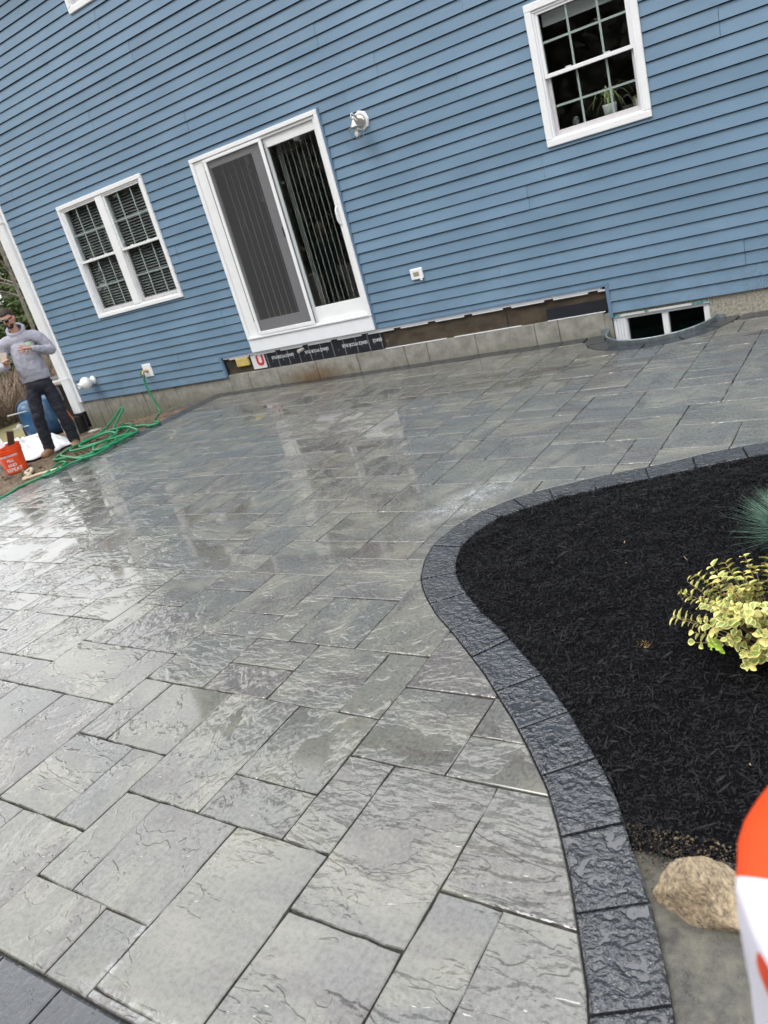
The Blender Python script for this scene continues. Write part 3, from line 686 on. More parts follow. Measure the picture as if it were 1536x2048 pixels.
def chips(n, xr, yr, lr, wr, zf, inside, tilt=.35):
    X = rng.uniform(*xr, n * 3); Y = rng.uniform(*yr, n * 3)
    pre = X > np.interp(Y, iy, ix) - .004; X = X[pre][:int(n * 1.1)]; Y = Y[pre][:int(n * 1.1)]
    ok = np.array([b > MY0 + .06 or inside(a, b) for a, b in zip(X, Y)]); X = X[ok][:n]; Y = Y[ok][:n]; n = len(X)
    Z = np.array([zf(a, b) for a, b in zip(X, Y)]) + rng.uniform(-.004, .012, n)
    th = rng.uniform(0, 2 * np.pi, n); ph = rng.normal(0, tilt, n); ro = rng.normal(0, .6, n)
    Ln = rng.lognormal(math.log(lr), .45, n) / 2; Wd = rng.lognormal(math.log(wr), .35, n) / 2
    d = np.stack([np.cos(th) * np.cos(ph), np.sin(th) * np.cos(ph), np.sin(ph)], 1)
    s = np.stack([-np.sin(th) * np.cos(ro), np.cos(th) * np.cos(ro), np.sin(ro)], 1)
    up = np.cross(d, s); c = np.stack([X, Y, Z], 1); bend = (rng.uniform(-.1, .35, n) * Ln)[:, None] * up
    L_, W_ = Ln[:, None], Wd[:, None]
    e1, m1, m2, e2 = c - d * L_ , c + bend - s * W_, c + bend + s * W_, c + d * L_
    t1 = c - d * L_ + s * W_ * .5; t2 = c + d * L_ - s * W_ * .5
    q1 = np.stack([e1, m1, m2, t1], 1); q2 = np.stack([m1, e2 - s * W_ * .5 + d * 0, e2, m2], 1)
    return np.concatenate([q1, q2], 0).reshape(-1, 3)
ins = lambda a, b: (a > XI(b) - .004) and b > MY0 - .02 + .05 * mnoise.noise(Vector((a * 6, 0, 5)))
Vc = chips(105000, (-2.1, .35), (-6.2, -3.15), .0112, .0027, bed_h, ins)
Vc2 = chips(3500, (-2.1, .3), (-6.2, -3.2), .030, .0060, lambda a, b: bed_h(a, b) + .004, ins)
Vc3 = chips(9000, (.3, 2.3), (-6.2, -2.8), .03, .006, bed_h, ins)
mul = npmesh('black_bark_mulch', np.concatenate([Vc, Vc2, Vc3]), 4, M['mulch']); tag(mul, 'black shredded bark mulch filling the bed inside the curved border', 'mulch', kind='stuff')
tanc = chips(26, (-2.0, .1), (-6.1, -3.4), .016, .004, lambda a, b: bed_h(a, b) + .016, ins)
tag(npmesh('bark_fragments', tanc, 4, M['tan']), 'a few pale tan wood fragments scattered on the black mulch', 'wood fragments', kind='stuff')
# soil strip and grey sand pad to the right of the near edging
def padh(x, y): return -.016 + .006 * mnoise.noise(Vector((x * 8, y * 8, 1)))
bm = nb(); rows = []
for y in np.linspace(-7.5, MY0 + .03, 50):
    x0 = XI(y) + .002; rows.append([bm.verts.new((x0 + (2.2 - x0) * t ** 1.6, y, padh(x0 + (2.2 - x0) * t ** 1.6, y))) for t in np.linspace(0, 1, 40)])
for a, b in zip(rows[:-1], rows[1:]):
    for k in range(39): bm.faces.new((a[k], a[k + 1], b[k + 1], b[k]))
tag(obj('sand_ground', bm, M['sandpad'], smooth=True, center=False), kind='structure')
def clods(n, xr, yr, sr, zf, inside, mat_, name):
    tb = nb(); bmesh.ops.create_icosphere(tb, subdivisions=1, radius=1); tb.verts.ensure_lookup_table()
    TV = np.array([tuple(v.co) for v in tb.verts]); TF = np.array([[v.index for v in f.verts] for f in tb.faces]); tb.free(); out = []; k = 0
    while k < n:
        x, y = random.uniform(*xr), random.uniform(*yr)
        if not inside(x, y): continue
        s = random.uniform(*sr) if random.random() < .25 else random.uniform(sr[0], (sr[0] + sr[1]) * .5)
        q = TV * s * rng.uniform(.65, 1.3, (len(TV), 1)) * np.array([1, 1, .7]) + np.array([x, y, zf(x, y) + s * .2]); out.append(q[TF].reshape(-1, 3)); k += 1
    return npmesh(name, np.concatenate(out), 3, mat_)
o = clods(3600, (-.75, .5), (-6.30, -6.08), (.0008, .0045), lambda x, y: padh(x, y) + .004 + .02 * max(0, (y + 6.3) * 3), lambda x, y: x > XI(y) + .004 and y > -6.27 + .05 * mnoise.noise(Vector((x * 7, 1, 1))), M['soil'], 'soil_crumbs')
tag(o, 'crumbly tan soil spilling out along the edge of the mulch', 'soil', kind='stuff')
o = clods(6500, (-.48, .2), (-7.2, -6.2), (.0009, .0021), lambda x, y: padh(x, y) - .0006, lambda x, y: x > XI(y) + .004 and (x - XI(y)) < .17 + .04 * mnoise.noise(Vector((x * 9, y * 9, 0))), M['gravel'], 'sand_grains')
tag(o, 'coarse speckled grit lying beside the near charcoal edging', 'grit', kind='stuff')

# rock beside edging
bm = nb(); bmesh.ops.create_icosphere(bm, subdivisions=4, radius=1)
for v in bm.verts:
    c = v.co.copy() * 1.06
    # faceted by a few planes
    for nrm, dd in [((.15, -.95, .25), .50), ((-.62, -.35, .62), .52), ((.45, .35, .8), .50), ((-.3, .6, .75), .62), ((.8, -.25, .55), .50), ((-.95, .3, .1), .70), ((.45, -.75, -.3), .66), ((-.45, -.85, .1), .58), ((.05, -.55, .83), .60)]:
        nn = Vector(nrm).normalized(); e = c.dot(nn) - dd
        if e > 0: c -= nn * e
    c += c.normalized() * (.07 * mnoise.noise(c * 2.3) + .035 * mnoise.noise(c * 6) + .012 * mnoise.noise(c * 16))
    v.co = Vector((c.x * .136, c.y * .100, c.z * .122))
for v in bm.verts: v.co.z *= max(.45, 1.28 - 5.5 * abs(v.co.x + .015)) if v.co.z > 0 else 1
rz = Matrix.Rotation(R_(-8), 3, 'Z')
for v in bm.verts:
    v.co = rz @ v.co
    v.co.x += .0; 
    if v.co.x > .035: v.co.z *= max(.35, 1 - (v.co.x - .035) * 9.0); v.co.y -= (v.co.x - .035) * .35
    v.co += Vector((-.445, -6.276, .028))
rock = obj('rock', bm, M['rock'], smooth=True); tag(rock, 'tan granite rock lying between the black mulch and the grey sand by the edging', 'rock')
bm = nb()
bmesh.ops.create_icosphere(bm, subdivisions=3, radius=1)
for v in bm.verts:
    c = v.co.copy(); c += c.normalized() * (.12 * mnoise.noise(c * 1.7) + .04 * mnoise.noise(c * 7)); v.co = Vector((c.x * .075 - .285, c.y * .045 - 6.285, c.z * .045 + .012))
tag(obj('rock', bm, M['rock'], smooth=True), 'small flat tan rock tucked between the larger granite rock and the printed sack', 'rock')

# ---- variegated shrub
shrub = empty('variegated_shrub', (-.415, -5.25, .0), 'bushy shrub with cream edged green leaves growing in the black mulch', 'shrub')
def leaf_mesh(kind, seed):
    rr = random.Random(seed); L_ = .030; W_ = .0108 if kind != 'n' else .008
    st = [0, .12, .32, .55, .78, .93, 1.0]; wd = [.12, .55, .95, 1.0, .72, .38, .0]
    V = []; F = []; mi = []
    for t, w_ in zip(st, wd):
        curl = -.18 * t * t * L_ ; y = t * L_
        for s in (-1, -.55, 0, .55, 1): V.append((s * w_ * W_, y, curl + abs(s) ** 1.5 * w_ * W_ * .35 + rr.uniform(-.0006, .0006)))
    for i in range(len(st) - 1):
        for k in range(4):
            F.append((i * 5 + k, i * 5 + k + 1, (i + 1) * 5 + k + 1, (i + 1) * 5 + k)); 
            edge = k in (0, 3) or i == 0 or i >= 5
            mi.append(1 if edge else 0)
    me = bpy.data.meshes.new('leaf'); me.from_pydata(V, [], F); me.update(); me.polygons.foreach_set('material_index', mi); me.polygons.foreach_set('use_smooth', [True] * len(F))
    if kind == 'v': me.materials.append(M['lf_c']); me.materials.append(M['lf_m'])
    elif kind == 'm': me.materials.append(M['lf_m']); me.materials.append(M['lf_m'])
    else: me.materials.append(M['lf_n']); me.materials.append(M['lf_n'])
    return me
LM = [leaf_mesh('v', 1), leaf_mesh('v', 2), leaf_mesh('v', 3), leaf_mesh('m', 4), leaf_mesh('n', 5)]
stems = nb(); nl = 0; SB = Vector((-.415, -5.25, .015)); spill = []
stem_specs = []
for k in range(115):
    az = random.uniform(0, 2 * math.pi); el = random.uniform(.15, 1.0); rad = random.uniform(.55, 1)
    tip = Vector((math.cos(az) * .25 * math.cos(el * 1.2) * rad * 1.25, math.sin(az) * .25 * math.cos(el * 1.2) * rad * 1.1, .07 + .27 * math.sin(el * 1.45) * rad))
    stem_specs.append(tip)
stem_specs.sort(key=lambda t: -(t - (CAM - SB).normalized() * -1).dot((CAM - SB).normalized()))
for tip in stem_specs:
    base = Vector((random.uniform(-.03, .03), random.uniform(-.03, .03), -.01))
    mid = base.lerp(tip, .5) + Vector((0, 0, .02)); pts = catmull([base, mid, tip], 4)
    tube(stems, [p + SB for p in pts], [.0028 * (1 - .6 * i / len(pts)) for i in range(len(pts))], 5)
    dirn = (pts[-1] - pts[-3]).normalized(); new = random.random() < .13
    for lv in range(5):
        p = pts[-1] - dirn * (.019 * lv); a0 = random.uniform(0, math.pi) + lv * math.pi / 2
        for s in (0, math.pi):
            if nl >= 298 and lv < 99: 
                spill.append((p, a0 + s, lv, new)); continue
            side = dirn.orthogonal().normalized(); side.rotate(Matrix.Rotation(a0 + s, 3, dirn))
            up = .9 if lv == 0 else .35
            ldir = (side + dirn * up + Vector((0, 0, .15))).normalized()
            zax = (dirn - ldir * dirn.dot(ldir)).normalized(); xax = ldir.cross(zax)
            rotm = Matrix((xax, ldir, zax)).transposed()
            sc = random.uniform(.8, 1.2) * (.55 if lv == 0 else .9 if lv == 1 else 1.12)
            me = LM[4] if (new and lv < 3) else random.choice(LM[:3] + [LM[0], LM[3]])
            if (lv >= 3 and random.random() < .3): continue
            o = bpy.data.objects.new('leaf', me); C.objects.link(o); o.parent = shrub; o.location = p; o.rotation_mode = 'QUATERNION'; o.rotation_quaternion = rotm.to_quaternion(); o.scale = (sc * random.uniform(.85, 1.1), sc, sc); nl += 1
obj('stem', stems, M['stem'], shrub)
# leaves past the limit: one part
Vs = []; Fs = []; mis = []
for (p, a, lv, new) in spill:
    if random.random() < .30: continue
    dirn = p.normalized(); side = dirn.orthogonal().normalized(); side.rotate(Matrix.Rotation(a, 3, dirn)); ldir = (side + dirn * .4).normalized(); zax = (dirn - ldir * dirn.dot(ldir)).normalized(); xax = ldir.cross(zax)
    rotm = Matrix((xax, ldir, zax)).transposed(); me = random.choice(LM[:4]); b = len(Vs); sc = random.uniform(.8, 1.2)
    Vs += [SB + p + rotm @ (v.co * sc) for v in me.vertices]; Fs += [tuple(b + i for i in f.vertices) for f in me.polygons]; mis += [f.material_index if me is not LM[3] else 1 for f in me.polygons]
if Vs: tag(pobj('leaf', Vs, Fs, [M['lf_c'], M['lf_m']], shrub, mi=mis, smooth=True), kind='stuff')

# ---- blue fescue
def tuft(cx, cy, n, hgt, spread, label):
    Vb = []
    for k in range(n):
        az = random.uniform(0, 2 * math.pi); lean = abs(random.gauss(0, .42)) + .05; h = hgt * random.uniform(.6, 1.15); w_ = .0011
        b = Vector((cx + random.gauss(0, .018), cy + random.gauss(0, .018), .0)); d = Vector((math.cos(az), math.sin(az), 0)); s = Vector((-d.y, d.x, 0)) * w_
        p0 = b; pm = b + d * (h * math.sin(lean) * .45) + Vector((0, 0, h * math.cos(lean) * .6)); p1 = b + d * (h * math.sin(lean) * 1.15 * spread) + Vector((0, 0, h * math.cos(lean) * .95 - .02 * lean))
        Vb += [p0 - s, p0 + s, pm + s * .8, pm - s * .8, pm - s * .8, pm + s * .8, p1 + s * .15, p1 - s * .15]
    r = empty('fescue_grass', (cx, cy, 0), label, 'grass clump')
    o = npmesh('blade', np.array([tuple(v) for v in Vb]), 4, M['fescue'], r, center=True); o['kind'] = 'stuff'
tuft(-.42, -4.47, 3200, .26, 1.0, 'blue green tufted grass clump in the mulch behind the cream edged shrub')
# dried yellow sprig on mulch
bm = nb()
for k in range(26):
    a = Vector((-.845, -5.27, .012)) + Vector((random.gauss(0, .006), random.gauss(0, .006), 0)); az = random.gauss(.6, .7); Lk = random.uniform(.015, .045)
    pts = [a, a + Vector((math.cos(az), math.sin(az), .25)) * Lk * .6, a + Vector((math.cos(az + .4), math.sin(az + .4), .2)) * Lk]
    tube(bm, pts, [.0012, .001, .0004], 4)
tag(obj('dried_sprig', bm, mat('dried_yellow', (.30, .20, .05), .8)), 'small dried yellow brown sprig lying on the mulch left of the shrub', 'dried sprig')

# ================================================================== HOUSE
house = empty('house', (-5, 0, 0), 'two storey house with blue clapboard siding and white trimmed windows', 'house')
HX0, HX1, ZT = -11.06, 3.2, 6.30
DOOR = (-7.13, -5.16, .47, 2.845); TW = (-9.81, -8.0, 1.36, 2.925); RW = (-2.77, -1.82, 1.81, 2.975); UW = (-8.215, -7.2, 4.77, 6.15); GAPO = (-7.72, -2.46, .0, .475)
OPEN = [DOOR, TW, RW, UW, GAPO]
Z0 = .205; EXP = .1125
seamtab = {12: -7.59, 13: -6.98, 14: -8.97, 15: -8.53, 16: -7.99, 17: -7.47, 18: -8.90, 19: -7.83, 20: -8.85, 3: -3.79, 4: -3.325, 6: -2.845, 7: -4.19, 11: -4.76, 14.1: -4.93, 12.1: -4.34}
def seams(n):
    base = [v for k, v in seamtab.items() if int(k) == n]
    s0 = base[0] if base else -9.9 + ((n * 1.37) % 3.66)
    out = list(base)
    for k in range(-5, 6):
        v = s0 + k * 3.66
        if all(abs(v - q) > 1.5 for q in out): out.append(v)
    if n == 13: out.append(-9.90)
    return sorted(v for v in out if HX0 + .1 < v < HX1 - .1)
YF, YK = -.026, -.009     # projecting butt edge / recessed top of each course
def ywall(z, zb): return YF + (YK - YF) * (z - zb) / EXP
n = 0
while Z0 + n * 2 * EXP < ZT:
    zb = Z0 + n * 2 * EXP; edges = [HX0 + .05] + seams(n) + [HX1]
    for si, (xa, xb) in enumerate(zip(edges[:-1], edges[1:])):
        prd = -.0028 * ((si + n) % 2); xa_, xb_ = xa + .0014, xb - .0014
        cuts = sorted({xa_, xb_} | {c for o_ in OPEN for c in (o_[0], o_[1]) if xa_ < c < xb_ and o_[2] < zb + 2 * EXP and o_[3] > zb})
        groups = []; cur = None
        for c0, c1 in zip(cuts[:-1], cuts[1:]):
            xm = (c0 + c1) / 2; quads = []
            for cse in (0, 1):
                zc = zb + cse * EXP; iv = [(zc, zc + EXP)]
                for o_ in OPEN:
                    if o_[0] < xm < o_[1]:
                        nv = []
                        for (a, b) in iv:
                            if o_[3] <= a or o_[2] >= b: nv.append((a, b)); continue
                            if o_[2] > a: nv.append((a, o_[2]))
                            if o_[3] < b: nv.append((o_[3], b))
                        iv = nv
                quads += [(a, b, zc) for a, b in iv if b - a > .004]
            if quads:
                if cur is None: cur = []; groups.append(cur)
                cur.append((c0, c1, quads))
            else: cur = None
        for g in groups:
            bm = nb()
            for c0, c1, quads in g:
                for a, b, zc in quads:
                    b = b - .0078 if abs(b - zc - EXP) < 1e-6 else b; ya, yb_ = ywall(a, zc) + prd, ywall(b, zc) + prd
                    v = [bm.verts.new(q) for q in ((c0, ya, a), (c1, ya, a), (c1, yb_, b), (c0, yb_, b))]; bm.faces.new(v)
                    w_ = [bm.verts.new(q) for q in ((c0, .004, a + .012), (c1, .004, a + .012))]; bm.faces.new((w_[0], w_[1], v[1], v[0]))
            # end caps
            for xe, q in ((g[0][0], g[0][2]), (g[-1][1], g[-1][2])):
                for a, b, zc in q:
                    v = [bm.verts.new(t) for t in ((xe, ywall(a, zc) + prd, a), (xe, ywall(b, zc) + prd, b), (xe, .004, b), (xe, .004, a))]; bm.faces.new(v)
            me = bpy.data.meshes.new('siding_panel'); bm.to_mesh(me); bm.free()
            me_obj('siding_panel', me, M['siding'], house)
    n += 1
# backing wall (behind siding) as rectangles around the real openings
GL = [(-7.09, -5.20, .47, 2.81), (-9.74, -8.06, 1.43, 2.86), (-2.70, -1.89, 1.87, 2.90), (-8.14, -7.27, 4.83, 6.1)]
bm = nb(); xb = sorted({HX0, HX1} | {v for g in GL for v in g[:2]}); zb_ = sorted({.48, ZT} | {v for g in GL for v in g[2:]} - {.47})
for x0, x1 in zip(xb[:-1], xb[1:]):
    for z0, z1 in zip(zb_[:-1], zb_[1:]):
        xm, zm = (x0 + x1) / 2, (z0 + z1) / 2
        if any(g[0] < xm < g[1] and g[2] < zm < g[3] for g in GL): continue
        box(bm, x0, x1, .006, .15, z0, z1)
bmesh.ops.remove_doubles(bm, verts=bm.verts, dist=.0001)
box(bm, HX0, -7.73, .006, .15, .204, .479); box(bm, -2.45, HX1, .006, .15, .204, .479)
obj('wall_backing', bm, M['lapshade'], house)
# side wall at the left corner + back volume, roof, eave
boxo('side_wall', (HX0, HX0 + .1, .16, 8, .2, ZT), M['siding'], house)
boxo('roof', (HX0 - .35, HX1 + .3, -.38, 8.4, 6.12, 6.2), M['white'], house)
bm = nb(); 
v = [bm.verts.new(q) for q in ((HX0 - .35, -.45, 6.2), (HX1 + .3, -.45, 6.2), (HX1 + .3, 4, 8.4), (HX0 - .35, 4, 8.4), (HX0 - .35, 8.4, 6.2), (HX1 + .3, 8.4, 6.2))]
bm.faces.new((v[0], v[1], v[2], v[3])); bm.faces.new((v[3], v[2], v[5], v[4])); bm.faces.new((v[0], v[3], v[4])); bm.faces.new((v[1], v[5], v[2]))
obj('roof', bm, M['roof'], house)
boxo('gutter', (HX0 - .35, HX1 + .3, -.52, -.39, 6.06, 6.19), M['white'], house, bev=.01)
# interiors
def room(x0, x1, y0, y1, z0, z1):
    bm = nb(); box(bm, x0, x1, y0, y1, z0, z1)
    f = [f for f in bm.faces if abs(f.calc_center_median().y - y0) < 1e-4]; bmesh.ops.delete(bm, geom=f, context='FACES')
    obj('interior_room', bm, M['dark'], house)
room(HX0 + .12, -4.2, .152, 3.8, .46, 3.0); room(-4.1, HX1 - .1, .152, 3.6, .46, 3.1); room(-9.5, -5, .152, 3.0, 3.6, 6.1)
# corner post
bm = nb(); box(bm, HX0 - .004, HX0 + .052, -.03, .15, .2, ZT, .004); obj('corner_post', bm, M['white'], house)
# foundation
ZF = .222
def fnd(x0, x1, zb=-.55, zt=None, y0=.0, m_='concrete'):
    o = boxo('foundation_section', (x0, x1, y0, .28, zb, zt or ZF - .0), M[m_], house, bev=.004); return o
fx = [-7.72, -7.36, -6.835, -6.19, -5.55, -4.87, -4.57, -3.95, -3.26, -3.0, -2.52]
boxo('foundation_section', (-11.05, -9.55, .0, .28, -.6, .203), M['concrete'], house, bev=.004)
boxo('foundation_section', (-9.544, -7.724, .0, .28, -.6, .203), M['concrete'], house, bev=.004)
for a, b in zip(fx[:-1], fx[1:]): fnd(a + .003, b - .003, zt=ZF + random.uniform(-.002, .002), y0=random.uniform(-.002, .002))
boxo('foundation_section', (-2.52, -2.452, .0, .28, -.6, .203), M['concrete'], house)
boxo('foundation_section', (-2.45, -1.55, .0, .28, .175, .2035), M['roughconc'], house)
boxo('foundation_section', (-1.548, 3.2, .0, .28, -.6, .203), M['roughconc'], house)
boxo('foundation_section', (-2.45, -1.55, .0, .28, -.6, -.30), M['concrete'], house)
# ledger gap contents
boxo('sheathing_board', (-7.72, -5.13, .03, .05, .2, .49), M['brown_sheath'], house)
boxo('sheathing_board', (-5.125, -3.55, .022, .05, .2, .49), M['brown_sheath'], house)
boxo('sheathing_board', (-3.545, -2.46, .028, .05, .2, .49), M['brown_sheath'], house)
# black membrane strip with printing
bm = nb(); nx = 60
for z in (.228, .44):
    for k in range(nx + 1):
        x = -6.985 + (1.87) * k / nx; bm.verts.new((x, .012 + .004 * math.sin(k * 1.3) * math.sin(z * 30 + k), z + (.004 * mnoise.noise(Vector((x * 9, z, 0))) if z < .3 else 0)))
bm.verts.ensure_lookup_table()
for k in range(nx): bm.faces.new((bm.verts[k], bm.verts[k + 1], bm.verts[nx + 2 + k], bm.verts[nx + 1 + k]))
memb = obj('membrane_strip', bm, M['membrane'], house)
def text(s, x, z, size, material, parent, y=.004, rot=0, sx=1, ext=.0004, roty=0, loc3=None, name='lettering', bold=0):
    cu = bpy.data.curves.new(name, 'FONT'); cu.body = s; cu.size = size; cu.extrude = ext; cu.align_x = 'CENTER'; cu.align_y = 'CENTER'; cu.offset = bold
    me = evalmesh(bpy.data.objects.new(name, cu))
    mm = Matrix.Translation((x, y, z)) @ Matrix.Rotation(roty, 4, 'Y') @ Matrix.Rotation(R_(90), 4, 'X') @ Matrix.Diagonal((sx, 1, 1, 1))
    me.transform(mm); me.materials.clear()
    return me_obj(name, me, material, parent)
for (x, z) in ((-6.68, .355), (-6.12, .35), (-5.53, .345)): text('GRACE VYCOR PLUS', x, z, .052, M['printw'], memb, roty=math.pi, y=.003, sx=.78, bold=.001)
text('GRACE', -5.20, .345, .052, M['printw'], memb, roty=math.pi, y=.003, sx=.78, bold=.001)
bm = nb()
for k in range(11):
    x = -6.95 + k * .18; box(bm, x, x + .002, .0045, .006, .232, .436)
    box(bm, x + .08, x + .082, .0045, .006, .30, .32)
obj('printed_line', bm, M['printw'], memb)
# white/red wrap piece + foam block + pvc stub
wrap = boxo('house_wrap_piece', (-7.225, -6.99, .006, .012, .245, .44), M['wrap'], house)
text('U', -7.075, .35, .19, M['red'], wrap, y=.002, bold=.008)
boxo('foam_block', (-7.50, -7.27, -.012, .03, .31, .425), M['foam'], house, bev=.012)
bm = nb(); lathe(bm, [(.022, 0), (.022, .09)], Vector((-.25, -1, -.1)).normalized(), Vector((-6.33, .02, .395)), 14); obj('pipe_stub', bm, M['pallet'], house, smooth=False)
# black felt strip at right end of gap
boxo('felt_strip', (-3.10, -2.47, .008, .02, .235, .345), M['membrane'], house)
# white metal flashing strip along the top of the gap with tabs
bm = nb(); box(bm, -7.70, -2.50, -.012, .02, .445, .470)
obj('flashing', bm, M['white_panel'], house)
for k in range(12):
    x = -7.6 + k * .46; boxo('flashing_tab', (x, x + .36, -.006, .004, .426, .444), M['white_panel'], house)
boxo('gap_trim', (-7.755, -7.722, -.030, .004, .203, .50), M['bluetrim'], house); boxo('gap_trim', (-2.458, -2.425, -.030, .004, .165, .50), M['bluetrim'], house)
boxo('gap_trim', (-5.13, -2.46, -.028, .004, .4705, .492), M['bluetrim'], house)
boxo('gap_trim', (-7.72, -7.135, -.028, .004, .4705, .492), M['bluetrim'], house)
bm = nb(); 
for (a, b) in ((-5.12, -4.3), (-4.2, -3.4), (-3.1, -2.5)): box(bm, a, b, -.004, .02, ZF + .001, ZF + .007)
obj('foam_strip', bm, M['white_panel'], house)

# ------- sliding door
dx0, dx1, dz0, dz1 = DOOR
door = empty('sliding_door', (-6.145, 0, .47)); door.parent = house; door.location = Vector((-6.145, 0, .47)) - WL[house]
bm = nb(); frame(bm, dx0, dx1, .64, dz1, .048, .045, .001, .045, -.050, .004, .004)
obj('casing', bm, M['white'], door)
boxo('casing_trim', (dx1 + .001, dx1 + .022, -.034, .004, .475, dz1 + .01), M['bluetrim'], door)
bm = nb(); frame(bm, -7.081, -5.206, .66, 2.799, .145, .04, .02, .03, -.030, .10, .003); obj('jamb', bm, M['white'], door)
boxo('kick_board', (dx0 + .004, dx1 - .004, -.042, .004, .472, .640), M['white_panel'], door, bev=.003)
bm = nb(); box(bm, -7.09, -5.2, -.060, .06, .641, .664, .003); box(bm, -6.0, -5.22, -.040, -.02, .6645, .680); obj('sill', bm, M['white_panel'], door)
boxo('seal_gap', (-6.934, -6.922, -.0335, -.0305, .84, 2.68), M['black'], door)
# screen panel
bm = nb(); frame(bm, -6.905, -5.975, .672, 2.785, .045, .045, .045, .032, -.058, -.040, .003); obj('screen_frame', bm, M['white'], door)
bm = nb(); frame(bm, -6.858, -6.022, .718, 2.752, .006, .155, .13, .075, -.030, .0, .002); obj('panel_frame', bm, M['greyframe'], door)
boxo('screen', (-6.858, -6.022, -.046, -.0455, .718, 2.752), M['screen'], door)
boxo('pane', (-6.852, -6.177, -.012, -.006, .848, 2.677), M['glass'], door)
boxo('latch', (-6.040, -6.018, -.066, -.058, 1.72, 1.83), M['black'], door, bev=.004)
# right sliding panel
bm = nb(); frame(bm, -5.995, -5.215, .682, 2.768, .03, .058, .175, .098, -.004, .035, .003); obj('panel_frame', bm, M['white'], door)
boxo('pane', (-5.966, -5.272, .012, .018, .856, 2.671), M['glass'], door)
bm = nb(); tube(bm, catmull([(-5.238, -.006, 1.66), (-5.243, -.05, 1.70), (-5.243, -.06, 1.77), (-5.243, -.05, 1.84), (-5.238, -.006, 1.88)], 4), .011, 8); obj('handle', bm, M['white'], door, smooth=True)
# vertical blinds seen edge-on behind the glass
M['vane'] = mat('blind_vane', (.80, .82, .80), .6)
vx = [-6.80 + .094 * k for k in range(8)] + [-5.93, -5.905, -5.88, -5.82] + [-5.74 + .075 * k for k in range(7)]
for k, x in enumerate(vx):
    bm = nb(); a = R_(90 - 38 + random.uniform(-3, 3)) if k >= 0 else 0
    hw_ = .034 if k < 8 else .009; dx, dy = math.cos(a) * hw_, math.sin(a) * hw_; zt, zbm = 2.70, .80
    # vane plane roughly along the line of sight: shows as a narrow strip
    v = [bm.verts.new(q) for q in ((x + dx * .9 , .13 - dy, zbm), (x - dx * .9, .13 + dy, zbm), (x - dx * .9, .13 + dy, zt), (x + dx * .9, .13 - dy, zt))]
    bm.faces.new(v)
    r = bmesh.ops.extrude_face_region(bm, geom=list(bm.faces)); 
    for q in r['geom']:
        if isinstance(q, bmesh.types.BMVert): q.co += Vector((.002, .001, 0))
    obj('blind_vane', bm, M['vane'], door)

# ------- windows
def dh_window(x0, x1, z0, z1, units, horiz, rail, verts_l, casew=.055, top=True, blinds=False):
    wdw = empty('window', ((x0 + x1) / 2, 0, z0)); wdw.parent = house; wdw.location = Vector(((x0 + x1) / 2, 0, z0)) - WL[house]
    bm = nb(); frame(bm, x0, x1, z0, z1, casew, casew, casew * .95, casew, -.046, .004, .006); obj('casing', bm, M['white'], wdw)
    bm = nb(); frame(bm, x0 + casew + .0005, x1 - casew - .0005, z0 + casew * .95 + .0005, z1 - casew - .0005, .018, .018, .015, .018, -.032, .09, .002); obj('casing', bm, M['white_panel'], wdw)
    ix0, ix1 = x0 + casew + .018, x1 - casew - .018; iz0, iz1 = z0 + casew * .95 + .015, z1 - casew - .018
    if units == 2:
        boxo('mullion', (-8.975, -8.835, -.040, .09, iz0 + .0005, iz1 - .0005), M['white'], wdw, bev=.003)
        spans = [(ix0, -8.976), (-8.834, ix1)]
    else: spans = [(ix0, ix1)]
    for (a, b), vl in zip(spans, verts_l):
        # lower sash is set back, upper sash in front
        bm = nb(); frame(bm, a + .001, b - .001, iz0, rail + .012, .035, .030, .045, .02, .014, .045, .002); obj('sash', bm, M['almond'], wdw)
        bm = nb(); frame(bm, a + .001, b - .001, rail - .018, iz1, .026, .022, .032, .022, -.022, .012, .002); obj('sash', bm, M['white'], wdw)
        boxo('pane', (a + .034, b - .029, .028, .032, iz0 + .044, rail - .008), M['glass'], wdw)
        boxo('pane', (a + .026, b - .022, -.006, -.002, rail + .014, iz1 - .021), M['glass'], wdw)
        mg = mat_munt
        for x in vl:
            boxo('muntin', (x - .009, x + .009, .034, .041, iz0 + .044, rail - .010), mg, wdw)
            boxo('muntin', (x - .009, x + .009, -.001, .006, rail + .014, iz1 - .021), mg, wdw)
        hz_u, hz_l = horiz
        boxo('muntin', (a + .026, b - .022, -.0015, .0065, hz_u - .009, hz_u + .009), mg, wdw); boxo('muntin', (a + .034, b - .029, .0335, .0415, hz_l - .009, hz_l + .009), mg, wdw)
        for q in (.28, .72):
            xx = a + (b - a) * q; boxo('sash_lock', (xx - .025, xx + .025, -.018, .008, rail + .0145, rail + .026), M['almond'], wdw, bev=.003)
        if blinds:
            bm = nb(); z = iz0 + .02
            while z < iz1 - .02:
                v = [bm.verts.new(q) for q in ((a + .005, .056, z - .011), (b - .005, .056, z - .011), (b - .005, .072, z + .009), (a + .005, .072, z + .009))]; bm.faces.new(v); z += .036
            o = obj('blind_slat', bm, M['slat'], wdw); o['kind'] = 'stuff'
    return wdw
mat_munt = mat('grey_green_grille', (.42, .45, .44), .5)
M['slat'] = mat('blind_slat', (.115, .115, .12), .6)
dh_window(*TW, 2, (2.50, 1.78), 2.145, [(-9.46, -9.215), (-8.56, -8.30)], blinds=True)
dh_window(*RW, 1, (2.65, 2.13), 2.385, [(-2.415, -2.15)], casew=.062)
dh_window(*UW, 1, (5.85, 5.15), 5.5, [(-7.85, -7.55)], casew=.062)
boxo('window_shade', (-2.67, -1.92, .10, .12, 2.78, 2.88), M['greyframe'], house)
